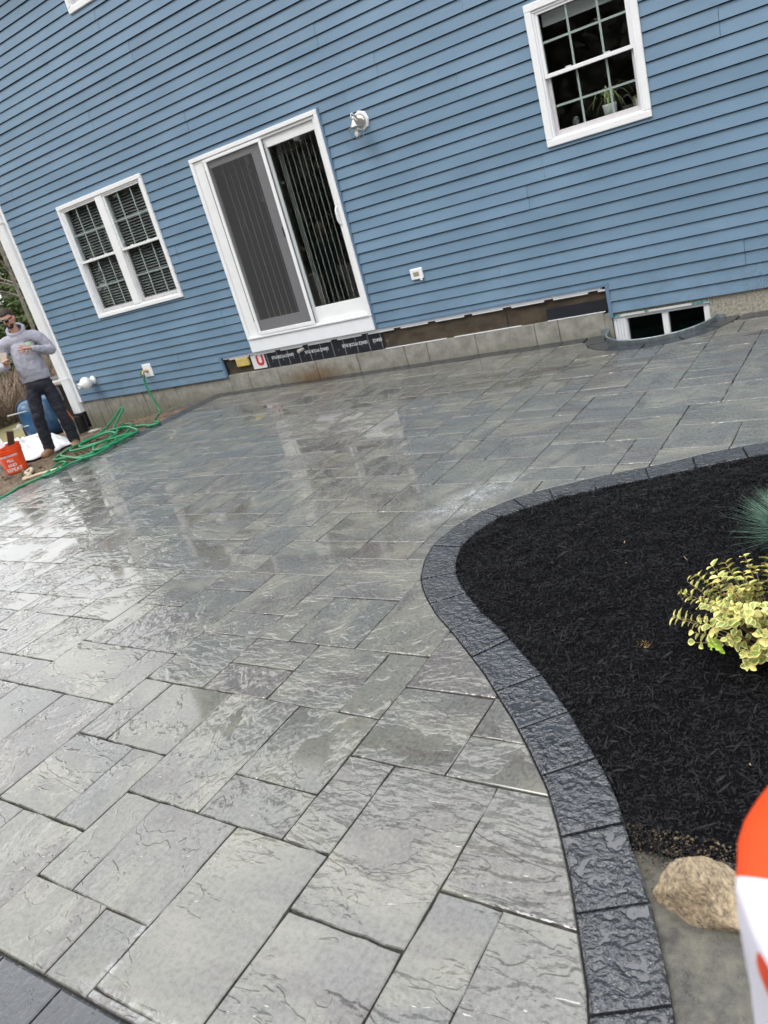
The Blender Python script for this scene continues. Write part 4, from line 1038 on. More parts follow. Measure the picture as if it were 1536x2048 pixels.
# things on the window sill inside
sill = boxo('window_stool', (-2.72, -1.87, .152, .36, 1.885, 1.905), M['almond'], house)
SP = Vector((-2.22, .185, 1.905))
sp_pl = empty('spider_plant', SP, 'spider plant in a white pot on the sill inside the right window', 'potted plant')
bm = nb(); lathe(bm, [(.050, 0), (.062, .10), (.066, .115), (.060, .115), (.055, .095)], org=SP, seg=20); obj('pot', bm, M['wpot'], sp_pl, smooth=True)
M['spl'] = mat('spider_leaf', (.42, .48, .20), .5)
for k in range(20):
    bm = nb(); az = k * 2.4; le = random.uniform(.14, .26); hh = random.uniform(.06, .2)
    d = Vector((math.cos(az), math.sin(az) * .5 - .1, 0)); s = Vector((-d.y, d.x, 0)).normalized() * .008; b = SP + Vector((0, 0, .11)); prv = None
    for t in np.linspace(0, 1, 7):
        c = b + d * le * t + Vector((0, 0, hh * math.sin(t * 2.6) * 1.1 - .10 * t * t)); ww = (1 - t ** 2) * 1 + .05
        q = (bm.verts.new(c - s * ww), bm.verts.new(c + s * ww))
        if prv: bm.faces.new((prv[0], prv[1], q[1], q[0]))
        prv = q
    obj('leaf', bm, M['spl'], sp_pl, smooth=True)
pf = empty('picture_frame', (-1.97, .24, 1.905), 'small wooden picture frame leaning inside the right window', 'picture frame')
bm = nb(); frame(bm, -2.03, -1.91, 1.905, 2.02, .014, .014, .014, .014, .23, .25); obj('frame', bm, M['wood'], pf); boxo('picture', (-2.015, -1.925, .241, .245, 1.92, 2.005), M['wpot'], pf)
M['jar'] = mat('clear_jar', (.12, .12, .12), .1)
jr = empty('glass_jar', (-2.56, .24, 1.905), 'small dark glass jar with a lid left of the potted plant in the window', 'jar')
bm = nb(); lathe(bm, [(.030, 0), (.034, .01), (.034, .07), (.026, .085)], org=Vector((-2.56, .24, 1.905)), seg=16); obj('body', bm, M['jar'], jr, smooth=True)
bm = nb(); lathe(bm, [(.027, 0), (.027, .015)], org=Vector((-2.56, .24, 1.991)), seg=16); obj('lid', bm, M['steel'], jr)
vs = empty('wire_basket', (-2.08, .25, 1.905), 'round wire basket with a tall handle beside the pot in the window', 'basket')
bm = nb(); lathe(bm, [(.035, 0), (.045, .03), (.042, .06)], org=Vector((-2.085, .25, 1.905)), seg=16); obj('bowl', bm, M['jar'], vs)
bm = nb(); tube(bm, [Vector((-2.085 + .05 * math.cos(t), .25, 1.95 + .10 * math.sin(t))) for t in np.linspace(0, math.pi, 12)], .003, 6); obj('handle', bm, M['steel'], vs)

# ------- basement window and well
bw = empty('basement_window', (-2.0, .05, -.2)); bw.parent = house; bw.location = Vector((-2.0, .05, -.2)) - WL[house]
bm = nb(); frame(bm, -2.448, -1.552, -.295, .172, .13, .055, .05, .05, .02, .12, .004); obj('frame', bm, M['white'], bw)
bm = nb(); 
for k in range(4): box(bm, -2.43 + k * .028, -2.414 + k * .028, .010, .0195, -.28, .13)
obj('frame', bm, M['white_panel'], bw)
boxo('mullion', (-1.985, -1.93, .03, .11, -.245, .122), M['white'], bw, bev=.003)
boxo('pane', (-2.318, -1.986, .07, .075, -.245, .122), M['bglass'], bw); boxo('pane', (-1.929, -1.607, .07, .075, -.245, .122), M['bglass'], bw)
room(-2.45, -1.55, .13, 2.5, -1.2, .17)
bm = nb(); box(bm, -2.45, -1.55, -.004, .03, .150, .1745, .004); obj('head_trim', bm, M['white'], bw)
M['teal'] = mat('teal_membrane_scrap', (.06, .30, .31), .6, var=.4, vscale=60)
for (a, b) in ((-2.455, -2.36), (-2.13, -2.09), (-1.70, -1.552)):
    bm = nb(); V_ = []
    nseg = 8; t_ = []; bt = []
    for k in range(nseg + 1):
        x = a + (b - a) * k / nseg; t_.append(bm.verts.new((x, -.006, .176 + random.uniform(-.004, .003)))); bt.append(bm.verts.new((x, -.007, .158 + random.uniform(-.01, .008))))
    for k in range(nseg): bm.faces.new((bt[k], bt[k + 1], t_[k + 1], t_[k]))
    obj('membrane_scrap', bm, M['teal'], bw)
well = empty('window_well', (-2.0, -.3, -.3), 'curved galvanised steel window well in front of the basement window', 'window well')
bm = nb(); pr = None; ang = np.linspace(math.pi - .0, 2 * math.pi, 49)
def ring(a, b, z): return [Vector((WCX + a * math.cos(t), min(-.001, b * math.sin(t)), z)) for t in ang]
lev = [(WA - .004, WB - .004, -.45), (WA - .004, WB - .004, .030), (WA - .012, WB - .012, .037), (WA + .002, WB + .002, .042), (WA + .008, WB + .008, .036), (WA + .003, WB + .003, .028), (WA + .003, WB + .003, -.06)]
rs = [[bm.verts.new(p) for p in ring(*l_)] for l_ in lev]
for a, b in zip(rs[:-1], rs[1:]):
    for k in range(48): bm.faces.new((a[k], a[k + 1], b[k + 1], b[k]))
obj('steel_wall', bm, M['galv'], well, smooth=True)
boxo('flange', (WCX - WA - .07, WCX - WA + .005, -.012, -.002, -.3, .06), M['galv'], well)
boxo('flange', (WCX + WA - .005, WCX + WA + .07, -.012, -.002, -.3, .03), M['galv'], well)
bm = nb(); c = bm.verts.new((WCX, -.01, -.42)); rr_ = [bm.verts.new(Vector((p.x, p.y, -.42))) for p in ring(WA - .005, WB - .005, 0)]
for k in range(48): bm.faces.new((c, rr_[k], rr_[k + 1]))
tag(obj('well_gravel', bm, M['gravel'], center=False), kind='structure')

# ------- wall lantern
LX, LZ = -4.66, 2.585
lan = empty('wall_lantern', (LX, 0, LZ), 'nickel wall lantern with clear glass shade on a white octagonal plate', 'wall lamp')
bm = nb(); lathe(bm, [(.098, 0), (.098, .018), (.090, .026)], Vector((0, -1, 0)), Vector((LX, -.012, LZ)), 8); obj('mounting_plate', bm, M['white'], lan)
bm = nb(); lathe(bm, [(.060, .0), (.066, .006), (.064, .018), (.05, .032), (.025, .04)], Vector((0, -1, 0)), Vector((LX, -.040, LZ)), 24); obj('canopy', bm, M['metal'], lan, smooth=True)
bm = nb(); tube(bm, catmull([(LX, -.07, LZ), (LX, -.11, LZ + .05), (LX - .0, -.155, LZ + .045), (LX, -.165, LZ + .01)], 5), .009, 8); obj('arm', bm, M['metal'], lan, smooth=True)
bm = nb(); tube(bm, catmull([(LX - .03, -.06, LZ + .05), (LX - .055, -.08, LZ + .09), (LX - .07, -.085, LZ + .06), (LX - .05, -.08, LZ + .03)], 5), .005, 6); obj('scroll', bm, M['white'], lan, smooth=True)
bm = nb(); lathe(bm, [(.052, 0), (.048, .010), (.030, .035), (.024, .06), (.012, .065)], org=Vector((LX, -.165, LZ - .05)), seg=20); obj('cap', bm, M['metal'], lan, smooth=True)
bm = nb(); box(bm, LX - .056, LX + .056, -.221, -.109, LZ - .058, LZ - .050, .002); obj('shade_holder', bm, M['metal'], lan)
bm = nb()
for (a, b) in (((-1, -1), (1, -1)), ((1, -1), (1, 1)), ((1, 1), (-1, 1)), ((-1, 1), (-1, -1))):
    q = [Vector((LX + s[0] * w_, -.165 + s[1] * w_, z)) for s, z, w_ in ((a, LZ - .060, .052), (b, LZ - .060, .052), (b, LZ - .165, .043), (a, LZ - .165, .043))]
    bm.faces.new([bm.verts.new(p) for p in q])
obj('glass_shade', bm, M['lampglass'], lan)
bm = nb(); 
for s in (-1, 1):
    for t in (-1, 1): tube(bm, [(LX + s * .053, -.165 + t * .053, LZ - .058), (LX + s * .044, -.165 + t * .044, LZ - .166)], .0028, 5)
frame(bm, LX - .045, LX + .045, LZ - .168, LZ - .164, .001, .001, .001, .001, -.21, -.12)
obj('shade_rim', bm, M['metal'], lan)
bm = nb(); lathe(bm, [(.010, 0), (.013, -.02), (.022, -.045), (.025, -.06), (.018, -.078), (.004, -.085)][::-1], org=Vector((LX, -.165, LZ - .062)), seg=14); obj('bulb', bm, M['white'], lan, smooth=True)

# ------- outlet box
ob = empty('outlet_box', (-4.45, 0, .97), 'small white outdoor outlet box between the door and the ledger gap', 'outlet box')
bm = nb(); box(bm, -4.525, -4.375, -.045, -.012, .918, 1.035, .008); obj('cover', bm, M['white'], ob)
boxo('window', (-4.485, -4.415, -.049, -.0455, .955, 1.000), mat('smoked_cover', (.30, .28, .20), .3), ob, bev=.001)
boxo('hinge_tab', (-4.41, -4.385, -.055, -.046, .905, .93), M['white'], ob)

# ------- vent pipe
vp = empty('vent_pipe', (-10.5, 0, .5), 'white plastic vent pipe with a bulbous end sticking out of the siding near the corner', 'vent pipe')
ax = Vector((-.25, -1, -.08)).normalized(); og = Vector((-10.50, -.012, .515))
bm = nb(); lathe(bm, [(.062, 0), (.066, .03), (.050, .05), (.046, .06)], ax, og, 24); obj('flange', bm, M['white'], vp, smooth=True)
bm = nb(); prof = [(.046, .055)] + [(.046 + .052 * math.sin(t) ** .8, .07 + .16 * t / math.pi) for t in np.linspace(.05, math.pi - .05, 12)] + [(.042, .235), (.044, .28), (.036, .28), (.034, .20)]
lathe(bm, prof, ax, og, 24); obj('bulb', bm, M['white'], vp, smooth=True)

# ------- spigot with plate
sg = empty('hose_bib', (-9.23, 0, .45), 'brass outdoor tap on a white plate with the green hose screwed on', 'outdoor tap')
boxo('plate', (-9.315, -9.13, -.030, -.012, .405, .595), M['white'], sg, bev=.005)
br = mat('brass', (.45, .33, .16), .35, metal=.9)
bm = nb(); lathe(bm, [(.03, 0), (.03, .008), (.016, .012), (.016, .06), (.02, .065), (.02, .085)], Vector((0, -1, 0)), Vector((-9.235, -.031, .50)), 14); tube(bm, catmull([(-9.235, -.09, .50), (-9.235, -.125, .485), (-9.235, -.13, .45)], 3), .014, 10); obj('tap_body', bm, br, sg, smooth=True)
bm = nb(); lathe(bm, [(.030, 0), (.034, .006), (.030, .012)], Vector((-1, -.4, .2)).normalized(), Vector((-9.29, -.09, .49)), 10); tube(bm, [(-9.235, -.09, .50), (-9.29, -.09, .49)], .006, 6); obj('handle', bm, M['hose'], sg)

# ------- downspout and drain boot
ds = empty('downspout', (-11.18, -.05, .0), 'white downspout running down the left corner of the house', 'downspout')
bm = nb(); box(bm, -11.268, -11.078, -.075, .03, .04, 6.05, .008); 
obj('pipe', bm, M['white'], ds)
for k in (0, 1, 2): boxo('rib', (-11.245 + k * .055, -11.215 + k * .055, -.0815, -.0755, .045, 6.0), M['white'], ds)
for z in (.60, 3.0, 5.2): boxo('strap', (-11.29, -11.06, -.085, -.02, z, z + .03), M['white'], ds, bev=.002)
bm = nb(); prof = []
for k in range(26): prof += [(.095, k * .012), (.088, k * .012 + .006)]
lathe(bm, prof, Vector((.05, .02, 1)).normalized(), Vector((-11.22, -.06, -.30)), 20); tag(obj('drain_pipe', bm, M['black'], smooth=False), 'black corrugated drain pipe standing under the downspout', 'drain pipe')
# ================================================================== HOSE, ROPE
hp = [(-9.235, -.13, .44), (-9.24, -.14, .30), (-9.17, -.16, .10), (-9.08, -.2, -.08), (-8.75, -.55, -.06), (-8.289, -1.0, -.01), (-7.93, -1.22, .018), (-8.02, -1.30, .015), (-8.341, -1.15, -.01), (-8.72, -1.19, -.01), (-8.93, -1.33, -.005), (-8.91, -1.64, 0), (-8.93, -1.87, 0), (-8.86, -2.1, 0), (-8.74, -2.28, 0), (-8.57, -2.26, 0), (-8.25, -2.26, -.005), (-8.13, -2.05, .01), (-8.38, -1.70, 0), (-8.95, -1.10, .04), (-9.20, -.72, .13), (-9.29, -.66, .15), (-9.20, -.86, .10), (-9.05, -1.2, .03), (-8.85, -1.6, .02), (-8.96, -1.8, .015),
      (-8.86, -1.95, .02), (-8.74, -2.17, .02), (-8.41, -2.29, .02), (-7.95, -2.42, .03), (-7.84, -2.22, .03), (-8.05, -1.85, .03), (-8.35, -1.58, .03), (-8.76, -1.2, .02), (-8.83, -1.02, .0), (-8.6, -1.12, .02), (-8.36, -1.36, .02), (-8.2, -1.6, .02), (-8.36, -1.76, .02), (-8.29, -1.98, .03), (-7.98, -2.2, .04), (-7.9, -1.95, .035), (-7.95, -1.7, .03), (-7.98, -1.54, .03),
      (-8.2, -1.42, .04), (-8.55, -1.30, .04), (-8.82, -1.52, .035), (-8.78, -1.95, .03), (-8.52, -2.12, .04), (-8.22, -1.92, .05), (-8.30, -1.62, .05), (-8.62, -1.52, .05), (-8.70, -1.86, .045), (-8.45, -2.02, .05), (-8.16, -1.80, .045), (-8.06, -1.62, .03),
      (-8.04, -1.6, .018), (-8.08, -1.96, .018), (-7.98, -2.36, .02), (-8.02, -2.56, .02), (-7.98, -2.80, .02), (-8.07, -2.90, .015), (-8.25, -2.70, .0), (-8.44, -2.42, .0), (-8.30, -2.42, .0), (-8.18, -2.57, .005), (-8.09, -2.78, .01), (-8.12, -3.0, .01), (-8.20, -3.13, -.002), (-8.12, -3.30, .0), (-8.08, -3.48, 0), (-8.12, -3.75, 0)]
bm = nb(); tube(bm, catmull(hp, 7), .0150, 8); tag(obj('garden_hose', bm, M['hose'], smooth=True), 'long green garden hose in loose coils on the dirt at the patio edge', 'garden hose')
bm = nb(); tube(bm, catmull([(-8.13, -2.62, 0), (-8.30, -2.70, -.01), (-8.405, -2.755, -.01), (-8.50, -2.87, -.012), (-8.56, -2.83, -.01), (-8.62, -2.72, -.01), (-8.80, -2.66, -.01), (-8.86, -2.55, 0), (-8.74, -2.60, .01), (-8.66, -2.68, .0)], 6), .02, 7); tag(obj('rope', bm, M['rope'], smooth=True), 'thick cream rope lying on the dirt between the orange bucket and the hose', 'rope')
# twig at far left of patio edge / wood block
bm = nb(); box(bm, -8.40, -8.22, -3.85, -3.50, -.05, .05, .01); 
for v in bm.verts: v.co = Matrix.Rotation(.35, 3, 'Z') @ (v.co - Vector((-8.3, -3.65, 0))) + Vector((-8.36, -3.55, 0)); v.co.x += .02 * mnoise.noise(v.co * 9)
tag(obj('wood_block', bm, M['wood']), 'brown wood block lying on the dirt at the far left edge of the patio', 'wood block')

# ================================================================== BUCKET
BC = Vector((-9.28, -2.47, -.035)); BS = .85; 
bk = empty('bucket', BC, 'orange plastic bucket with white lettering standing on the dirt', 'bucket')
bm = nb(); prof = [(.150, 0), (.152, .006), (.176, .30), (.187, .302), (.187, .312), (.178, .314), (.178, .334), (.189, .336), (.189, .347), (.181, .349), (.183, .392), (.190, .394), (.190, .402), (.178, .402), (.172, .30), (.147, .02)]
lathe(bm, [(a * BS, b * BS) for a, b in prof], org=BC, seg=36); bo = obj('shell', bm, M['orange'], bk, smooth=False)
def bucket_text(s, z, size, ang0, bold=.002):
    cu = bpy.data.curves.new('lettering', 'FONT'); cu.body = s; cu.size = size; cu.align_x = 'CENTER'; cu.align_y = 'CENTER'; cu.offset = bold
    me = evalmesh(bpy.data.objects.new('t', cu))
    for v in me.vertices:
        x, y = v.co.x, v.co.y; zz = z + y; r = .152 + (.176 - .152) * zz / .30 + .0022; a = ang0 + x / r
        v.co = BC + Vector((math.cos(a) * r, math.sin(a) * r, zz)) * BS
    me.materials.clear(); me_obj('lettering', me, M['printw'], bk)
fa = math.atan2(CAM.y - BC.y, CAM.x - BC.x) - .10
for s, z, sz in (('MORE DOING:', .262, .040), ('FILL', .195, .058), ('AND', .125, .058), ('REPEAT', .055, .072)): bucket_text(s, z, sz, fa - .12)
bm = nb(); lathe(bm, [(.001, .26), (.154, .26)], org=BC, seg=24, caps=False); obj('contents', bm, M['soil'], bk)
# trowel handle / scrap sticking out of bucket
tr = empty('margin_trowel', BC + Vector((.05, .05, .38)), 'grey flat tool blade sticking up out of the orange bucket', 'hand tool')
bm = nb(); box(bm, -.04, .04, -.004, .004, 0, .22, .002)
for v in bm.verts: v.co = Matrix.Rotation(.5, 3, 'Y') @ Matrix.Rotation(.9, 3, 'Z') @ v.co + BC + Vector((-.03, .08, .30))
obj('blade', bm, mat('dull_brown_steel', (.10, .08, .075), .5, metal=.4), tr)
bm = nb(); box(bm, -.055, .055, -.003, .003, 0, .16, .002)
for v in bm.verts: v.co = Matrix.Rotation(-.45, 3, 'Y') @ Matrix.Rotation(.8, 3, 'Z') @ v.co + BC + Vector((-.06, -.03, .32))
tag(obj('plastic_scrap', bm, M['wrap']), 'white plastic scrap poking out of the orange bucket', 'plastic scrap')

# ================================================================== TARP
def sheet(name, c, ax, ay, n, amp, label, cat, seed, zf=None, m_='tarp'):
    bm = nb(); g = {}
    for i in range(n + 1):
        for j in range(n + 1):
            u, v_ = i / n - .5, j / n - .5
            r = 1 + .15 * mnoise.noise(Vector((u * 4, v_ * 4, seed)))
            p = Vector(c) + Vector(ax) * u * r + Vector(ay) * v_ * r
            e = min(1, 5 * (0.5 - max(abs(u), abs(v_))))
            p.z = tz(p.x, p.y) + .03 + e * amp * (.6 + 1.0 * abs(mnoise.noise(Vector((u * 7, v_ * 7, seed)))) + .5 * mnoise.noise(Vector((u * 17, v_ * 13, seed))))
            g[i, j] = bm.verts.new(p)
    for i in range(n):
        for j in range(n): bm.faces.new((g[i, j], g[i + 1, j], g[i + 1, j + 1], g[i, j + 1]))
    r = bmesh.ops.extrude_face_region(bm, geom=list(bm.faces))
    for q in r['geom']:
        if isinstance(q, bmesh.types.BMVert): q.co.z += .006
    return tag(obj(name, bm, M[m_], smooth=True), label, cat)
sheet('tarp', (-10.6, -1.35, 0), (2.6, -1.3, 0), (.25, .8, 0), 30, .12, 'crumpled white plastic tarp on the ground behind the orange bucket', 'tarp', 3)
sheet('tarp', (-10.0, -2.75, 0), (1.0, -.5, 0), (.3, .55, 0), 22, .10, 'small white plastic sheet on the dirt left of the orange bucket', 'tarp', 8)
# ================================================================== BLUE CART (tub on its side with legs)
TB = Vector((-11.45, -.55, -.08))
ct = empty('garden_cart', TB + Vector((0, 0, -.25)), 'blue steel tub cart tipped up on its side behind the man', 'garden cart')
axd = Vector((.72, -.62, .12)).normalized(); side = Vector((0, 0, 1)).cross(axd).normalized(); upv = axd.cross(side)
bm = nb(); rings = []
def rrect(w_, h_, r, n=6):
    pts = []
    for (cx, cy, a0) in ((w_ - r, h_ - r, 0), (-w_ + r, h_ - r, 90), (-w_ + r, -h_ + r, 180), (w_ - r, -h_ + r, 270)):
        for k in range(n + 1):
            a = R_(a0 + 90 * k / n); pts.append((cx + r * math.cos(a), cy + r * math.sin(a)))
    return pts
tc_ = TB + Vector((0, 0, .26))
for (w_, h_, r, d) in ((.46, .43, .22, -.22), (.47, .44, .22, -.18), (.45, .42, .22, -.17), (.40, .38, .2, .05), (.31, .30, .18, .12), (.15, .15, .1, .15), (.02, .02, .01, .155)):
    rings.append([bm.verts.new(tc_ + side * x + upv * y + axd * d) for x, y in [(x_ * .68, y_ * .74) for x_, y_ in rrect(w_, h_, r)]])
for a, b in zip(rings[:-1], rings[1:]):
    for k in range(len(a)): bm.faces.new((a[k], a[(k + 1) % len(a)], b[(k + 1) % len(a)], b[k]))
bm.faces.new(rings[-1]); obj('tub', bm, M['blue'], ct, smooth=True)
bm = nb(); tube(bm, [tc_ + side * x + upv * y + axd * -.19 for x, y in [(x_ * .68, y_ * .74) for x_, y_ in rrect(.475, .445, .22)]] + [tc_ + side * .475 * .68 + upv * .225 + axd * -.19], .016, 6); obj('rim', bm, M['black'], ct, smooth=True)
for yy_ in (-.08, .14):
    bm = nb(); tube(bm, [tc_ + side * -.05 + upv * yy_ + axd * .13, tc_ + side * -.42 + upv * (yy_ + .02) + axd * .10], .012, 6); obj('brace', bm, M['steel'], ct)
bm = nb(); lathe(bm, [(.03, 0), (.045, .02), (.045, .07), (.02, .09)], axd, tc_ + side * -.30 + upv * -.05 + axd * .12, 14); obj('hub', bm, M['pallet'], ct, smooth=True)
# grey boards behind the man's legs
for k, (a, b, w_, lab) in enumerate((((-10.55, -.78, .55), (-9.95, -1.15, -.02), .06, 'grey beige board leaning behind the legs of the man, longest of two'), ((-10.75, -.62, .30), (-10.15, -.98, -.10), .045, 'short grey board beside the longer leaning board behind the man'))):
    bm = nb(); A, B = Vector(a), Vector(b); d = (B - A).normalized(); s = d.cross(Vector((0, 0, 1))).normalized() * w_; t_ = d.cross(s).normalized() * .02
    vs_ = [bm.verts.new(p) for p in (A - s - t_, A + s - t_, A + s + t_, A - s + t_, B - s - t_, B + s - t_, B + s + t_, B - s + t_)]
    for f in ((0, 1, 2, 3), (7, 6, 5, 4), (0, 4, 5, 1), (1, 5, 6, 2), (2, 6, 7, 3), (3, 7, 4, 0)): bm.faces.new([vs_[q] for q in f])
    tag(obj('leaning_board', bm, mat('grey_board', (.33, .30, .24), .8, var=.2)), lab, 'board')
# dark wheelbarrow bin standing between man and downspout
wb = empty('grill_cover_box', (-11.75, .55, -.28), 'black covered box with a beige handle standing past the house corner', 'covered box')
bm = nb(); box(bm, -12.25, -11.35, .15, .95, -.28, .62, .05); obj('cover', bm, M['black'], wb)
bm = nb(); box(bm, -11.75, -11.30, .02, .12, .52, .60, .02); box(bm, -11.72, -11.62, .03, .11, .25, .52, .02); obj('handle', bm, M['pallet'], wb)
bm = nb(); tube(bm, catmull([(-11.66, .02, .30), (-11.5, -.02, .10), (-11.33, -.06, -.12), (-11.28, -.08, -.24)], 5), .010, 6); tag(obj('extension_cord', bm, M['orcord']), 'orange extension cord hanging down beside the downspout', 'cord')
# flat stone at the foundation corner
bm = nb(); bmesh.ops.create_icosphere(bm, subdivisions=3, radius=1)
for v in bm.verts: v.co = Vector((v.co.x * .16 - 10.55, v.co.y * .10 - .32, v.co.z * .05 - .24)) + v.co * .03 * mnoise.noise(v.co * 3)
tag(obj('flat_stone', bm, M['pallet'], smooth=True), 'flat grey stone on the soil against the stained foundation', 'stone')
bm = nb(); A, B = Vector((-10.95, -.50, -.25)), Vector((-10.3, -.62, -.20)); tube(bm, [A, B], .03, 6); tag(obj('wood_stake', bm, M['wood']), 'short pale wood stake lying on the dirt near the drain pipe', 'stake')
# scattered soil clods along the foundation and on the dirt
o = clods(1500, (-11.0, -8.1), (-3.9, -.03), (.006, .028), lambda x, y: tz(x, y), lambda x, y: True, M['dirt'], 'dirt_clods'); tag(o, 'loose brown dirt clods and crumbs on the bare ground left of the patio', 'dirt', kind='stuff')
o = clods(500, (-9.3, -7.85), (-.35, -.02), (.006, .02), lambda x, y: tz(x, y) + .01, lambda x, y: x < -8.07, M['gravel'], 'edge_gravel'); tag(o, 'grey gravel heaped where the patio corner meets the foundation', 'gravel', kind='stuff')

# ================================================================== PEOPLE
def skinmesh(nodes, edges, root=0, sub=1):
    deg = {}
    for a, b in edges: deg.setdefault(a, []).append(b); deg.setdefault(b, []).append(a)
    if max(len(v) for v in deg.values()) <= 2: return skin1(nodes, edges, root, sub)
    used = set(); outm = []
    for st in [k for k in deg if len(deg[k]) != 2]:
        for nx in deg[st]:
            if (st, nx) in used: continue
            path = [st, nx]; used |= {(st, nx), (nx, st)}
            while len(deg[path[-1]]) == 2:
                q = [t for t in deg[path[-1]] if t != path[-2]][0]; used |= {(path[-1], q), (q, path[-1])}; path.append(q)
            pn = [nodes[k] for k in path]
            # a limb leaving a wide trunk starts with the limb's own radius
            def big(x): return max(x) if isinstance(x, tuple) else x
            if len(deg[path[0]]) > 2 and big(pn[0][1]) > 1.4 * big(pn[1][1]): pn[0] = (pn[0][0], big(pn[1][1]) * .95)
            if len(deg[path[-1]]) > 2 and big(pn[-1][1]) > 1.4 * big(pn[-2][1]): pn[-1] = (pn[-1][0], big(pn[-2][1]) * .95)
            outm.append(skin1(pn, [(i, i + 1) for i in range(len(pn) - 1)], 0, sub))
    # trunk balls at the junctions
    for k in deg:
        if len(deg[k]) > 2:
            p, rd = nodes[k]; rx_, ry_ = rd if isinstance(rd, tuple) else (rd, rd)
            b_ = nb(); bmesh.ops.create_uvsphere(b_, u_segments=20, v_segments=12, radius=1)
            for v in b_.verts: v.co = Vector((p[0] + v.co.x * rx_, p[1] + v.co.y * ry_, p[2] + v.co.z * min(rx_, ry_) * .9))
            q_ = bpy.data.meshes.new('b'); b_.to_mesh(q_); b_.free(); outm.append(q_)
    return joinm(outm)
def skin1(nodes, edges, root=0, sub=1):
    me = bpy.data.meshes.new('tmp'); me.from_pydata([n_[0] for n_ in nodes], edges, []); me.update()
    o = bpy.data.objects.new('tmp', me)
    o.modifiers.new('s', 'SKIN'); sm = o.modifiers.new('u', 'SUBSURF'); sm.levels = sub; sm.render_levels = sub
    sv = me.skin_vertices[0].data
    for i, n_ in enumerate(nodes):
        r = n_[1]; sv[i].radius = r if isinstance(r, tuple) else (r, r); sv[i].use_root = (i == root)
    return evalmesh(o)
def joinm(mes):
    bm = nb()
    for q in mes:
        t_ = nb(); t_.from_mesh(q); bmesh.ops.recalc_face_normals(t_, faces=t_.faces); t_.to_mesh(q); t_.free(); bm.from_mesh(q)
    me = bpy.data.meshes.new('j'); bm.to_mesh(me); bm.free(); return me
def remesh(me, vox, smooth_it=2):
    o = bpy.data.objects.new('tmp', me); md = o.modifiers.new('r', 'REMESH'); md.mode = 'VOXEL'; md.voxel_size = vox; md.use_smooth_shade = True
    if smooth_it:
        sm = o.modifiers.new('sm', 'SMOOTH'); sm.iterations = smooth_it; sm.factor = .5
    return evalmesh(o)
def head_mesh(c, rot):
    bm = nb(); bmesh.ops.create_uvsphere(bm, u_segments=40, v_segments=28, radius=1)
    for v in bm.verts:
        x, y, z = v.co
        fx_ = x * .076; fy = y * .094; fz = z * .118
        if z < 0: k = 1 - .30 * (-z) ** 1.3; fx_ *= k; fy = fy * (1 - .12 * -z) - .012 * (-z)
        if z < -.3 and y < 0: fy -= .010 * min(1, (-z - .3) * 2)
        if y < 0: fy += .0035 * max(0, 1 - abs(z - .05) * 4) * (1 if abs(x) > .2 else 0)      # eye hollows
        nz = math.exp(-((x / .16) ** 2) - ((z + .10) / .20) ** 2) if y < 0 else 0; fy -= .020 * nz
        br = math.exp(-((z - .20) / .10) ** 2) * (1 if y < -.3 else 0); fy -= .005 * br
        mo = math.exp(-((x / .28) ** 2) - ((z + .50) / .07) ** 2) if y < 0 else 0; fy -= .004 * mo
        v.co = (fx_, fy, fz)
    for s in (-1, 1):
        r = bmesh.ops.create_uvsphere(bm, u_segments=10, v_segments=8, radius=1)
        for v in r['verts']: v.co = Vector((s * .077 + v.co.x * .010, .010 + v.co.y * .020, -.006 + v.co.z * .032))
    me = bpy.data.meshes.new('h'); bm.to_mesh(me); bm.free(); me.transform(Matrix.Translation(c) @ rot.to_4x4()); return me
def hand_mesh(wr, palm_dir, nrm, thumb_side, curl, spread=.12):
    """palm + 5 fingers"""
    d = palm_dir.normalized(); n_ = (nrm - d * nrm.dot(d)).normalized(); s = d.cross(n_).normalized() * thumb_side
    out = [skinmesh([(wr - d * .02, (.026, .020)), (wr + d * .02, (.030, .017)), (wr + d * .055, (.040, .015)), (wr + d * .088, (.040, .013))], [(0, 1), (1, 2), (2, 3)])]
    for k, (off, ln, ba) in enumerate(((.032, .072, 0), (.011, .080, 0), (-.011, .075, 0), (-.031, .060, 0))):
        b = wr + d * .075 + s * off; dr = (d + s * off * spread * 22).normalized(); pts = [b - d * .02]; cu = curl * (1 + .12 * k); a = 0; p = b
        pts.append(p)
        for seg_, f in enumerate((.42, .32, .26)):
            a += cu * (.7, 1, .8)[seg_]; q = dr * math.cos(a) + n_ * math.sin(a); p = p + q * ln * f; pts.append(p)
        out.append(skinmesh([(q, r) for q, r in zip(pts, (.0095, .0095, .009, .0082, .007))], [(i, i + 1) for i in range(4)]))
    b = wr + d * .02 + s * .022; tdir = (d * .6 + s * .75 + n_ * .25).normalized(); t2 = (d * .9 + s * .3 + n_ * .35).normalized()
    out.append(skinmesh([(b, .013), (b + tdir * .03, .0125), (b + tdir * .055, .011), (b + tdir * .055 + t2 * .028, .009)], [(0, 1), (1, 2), (2, 3)]))
    return out
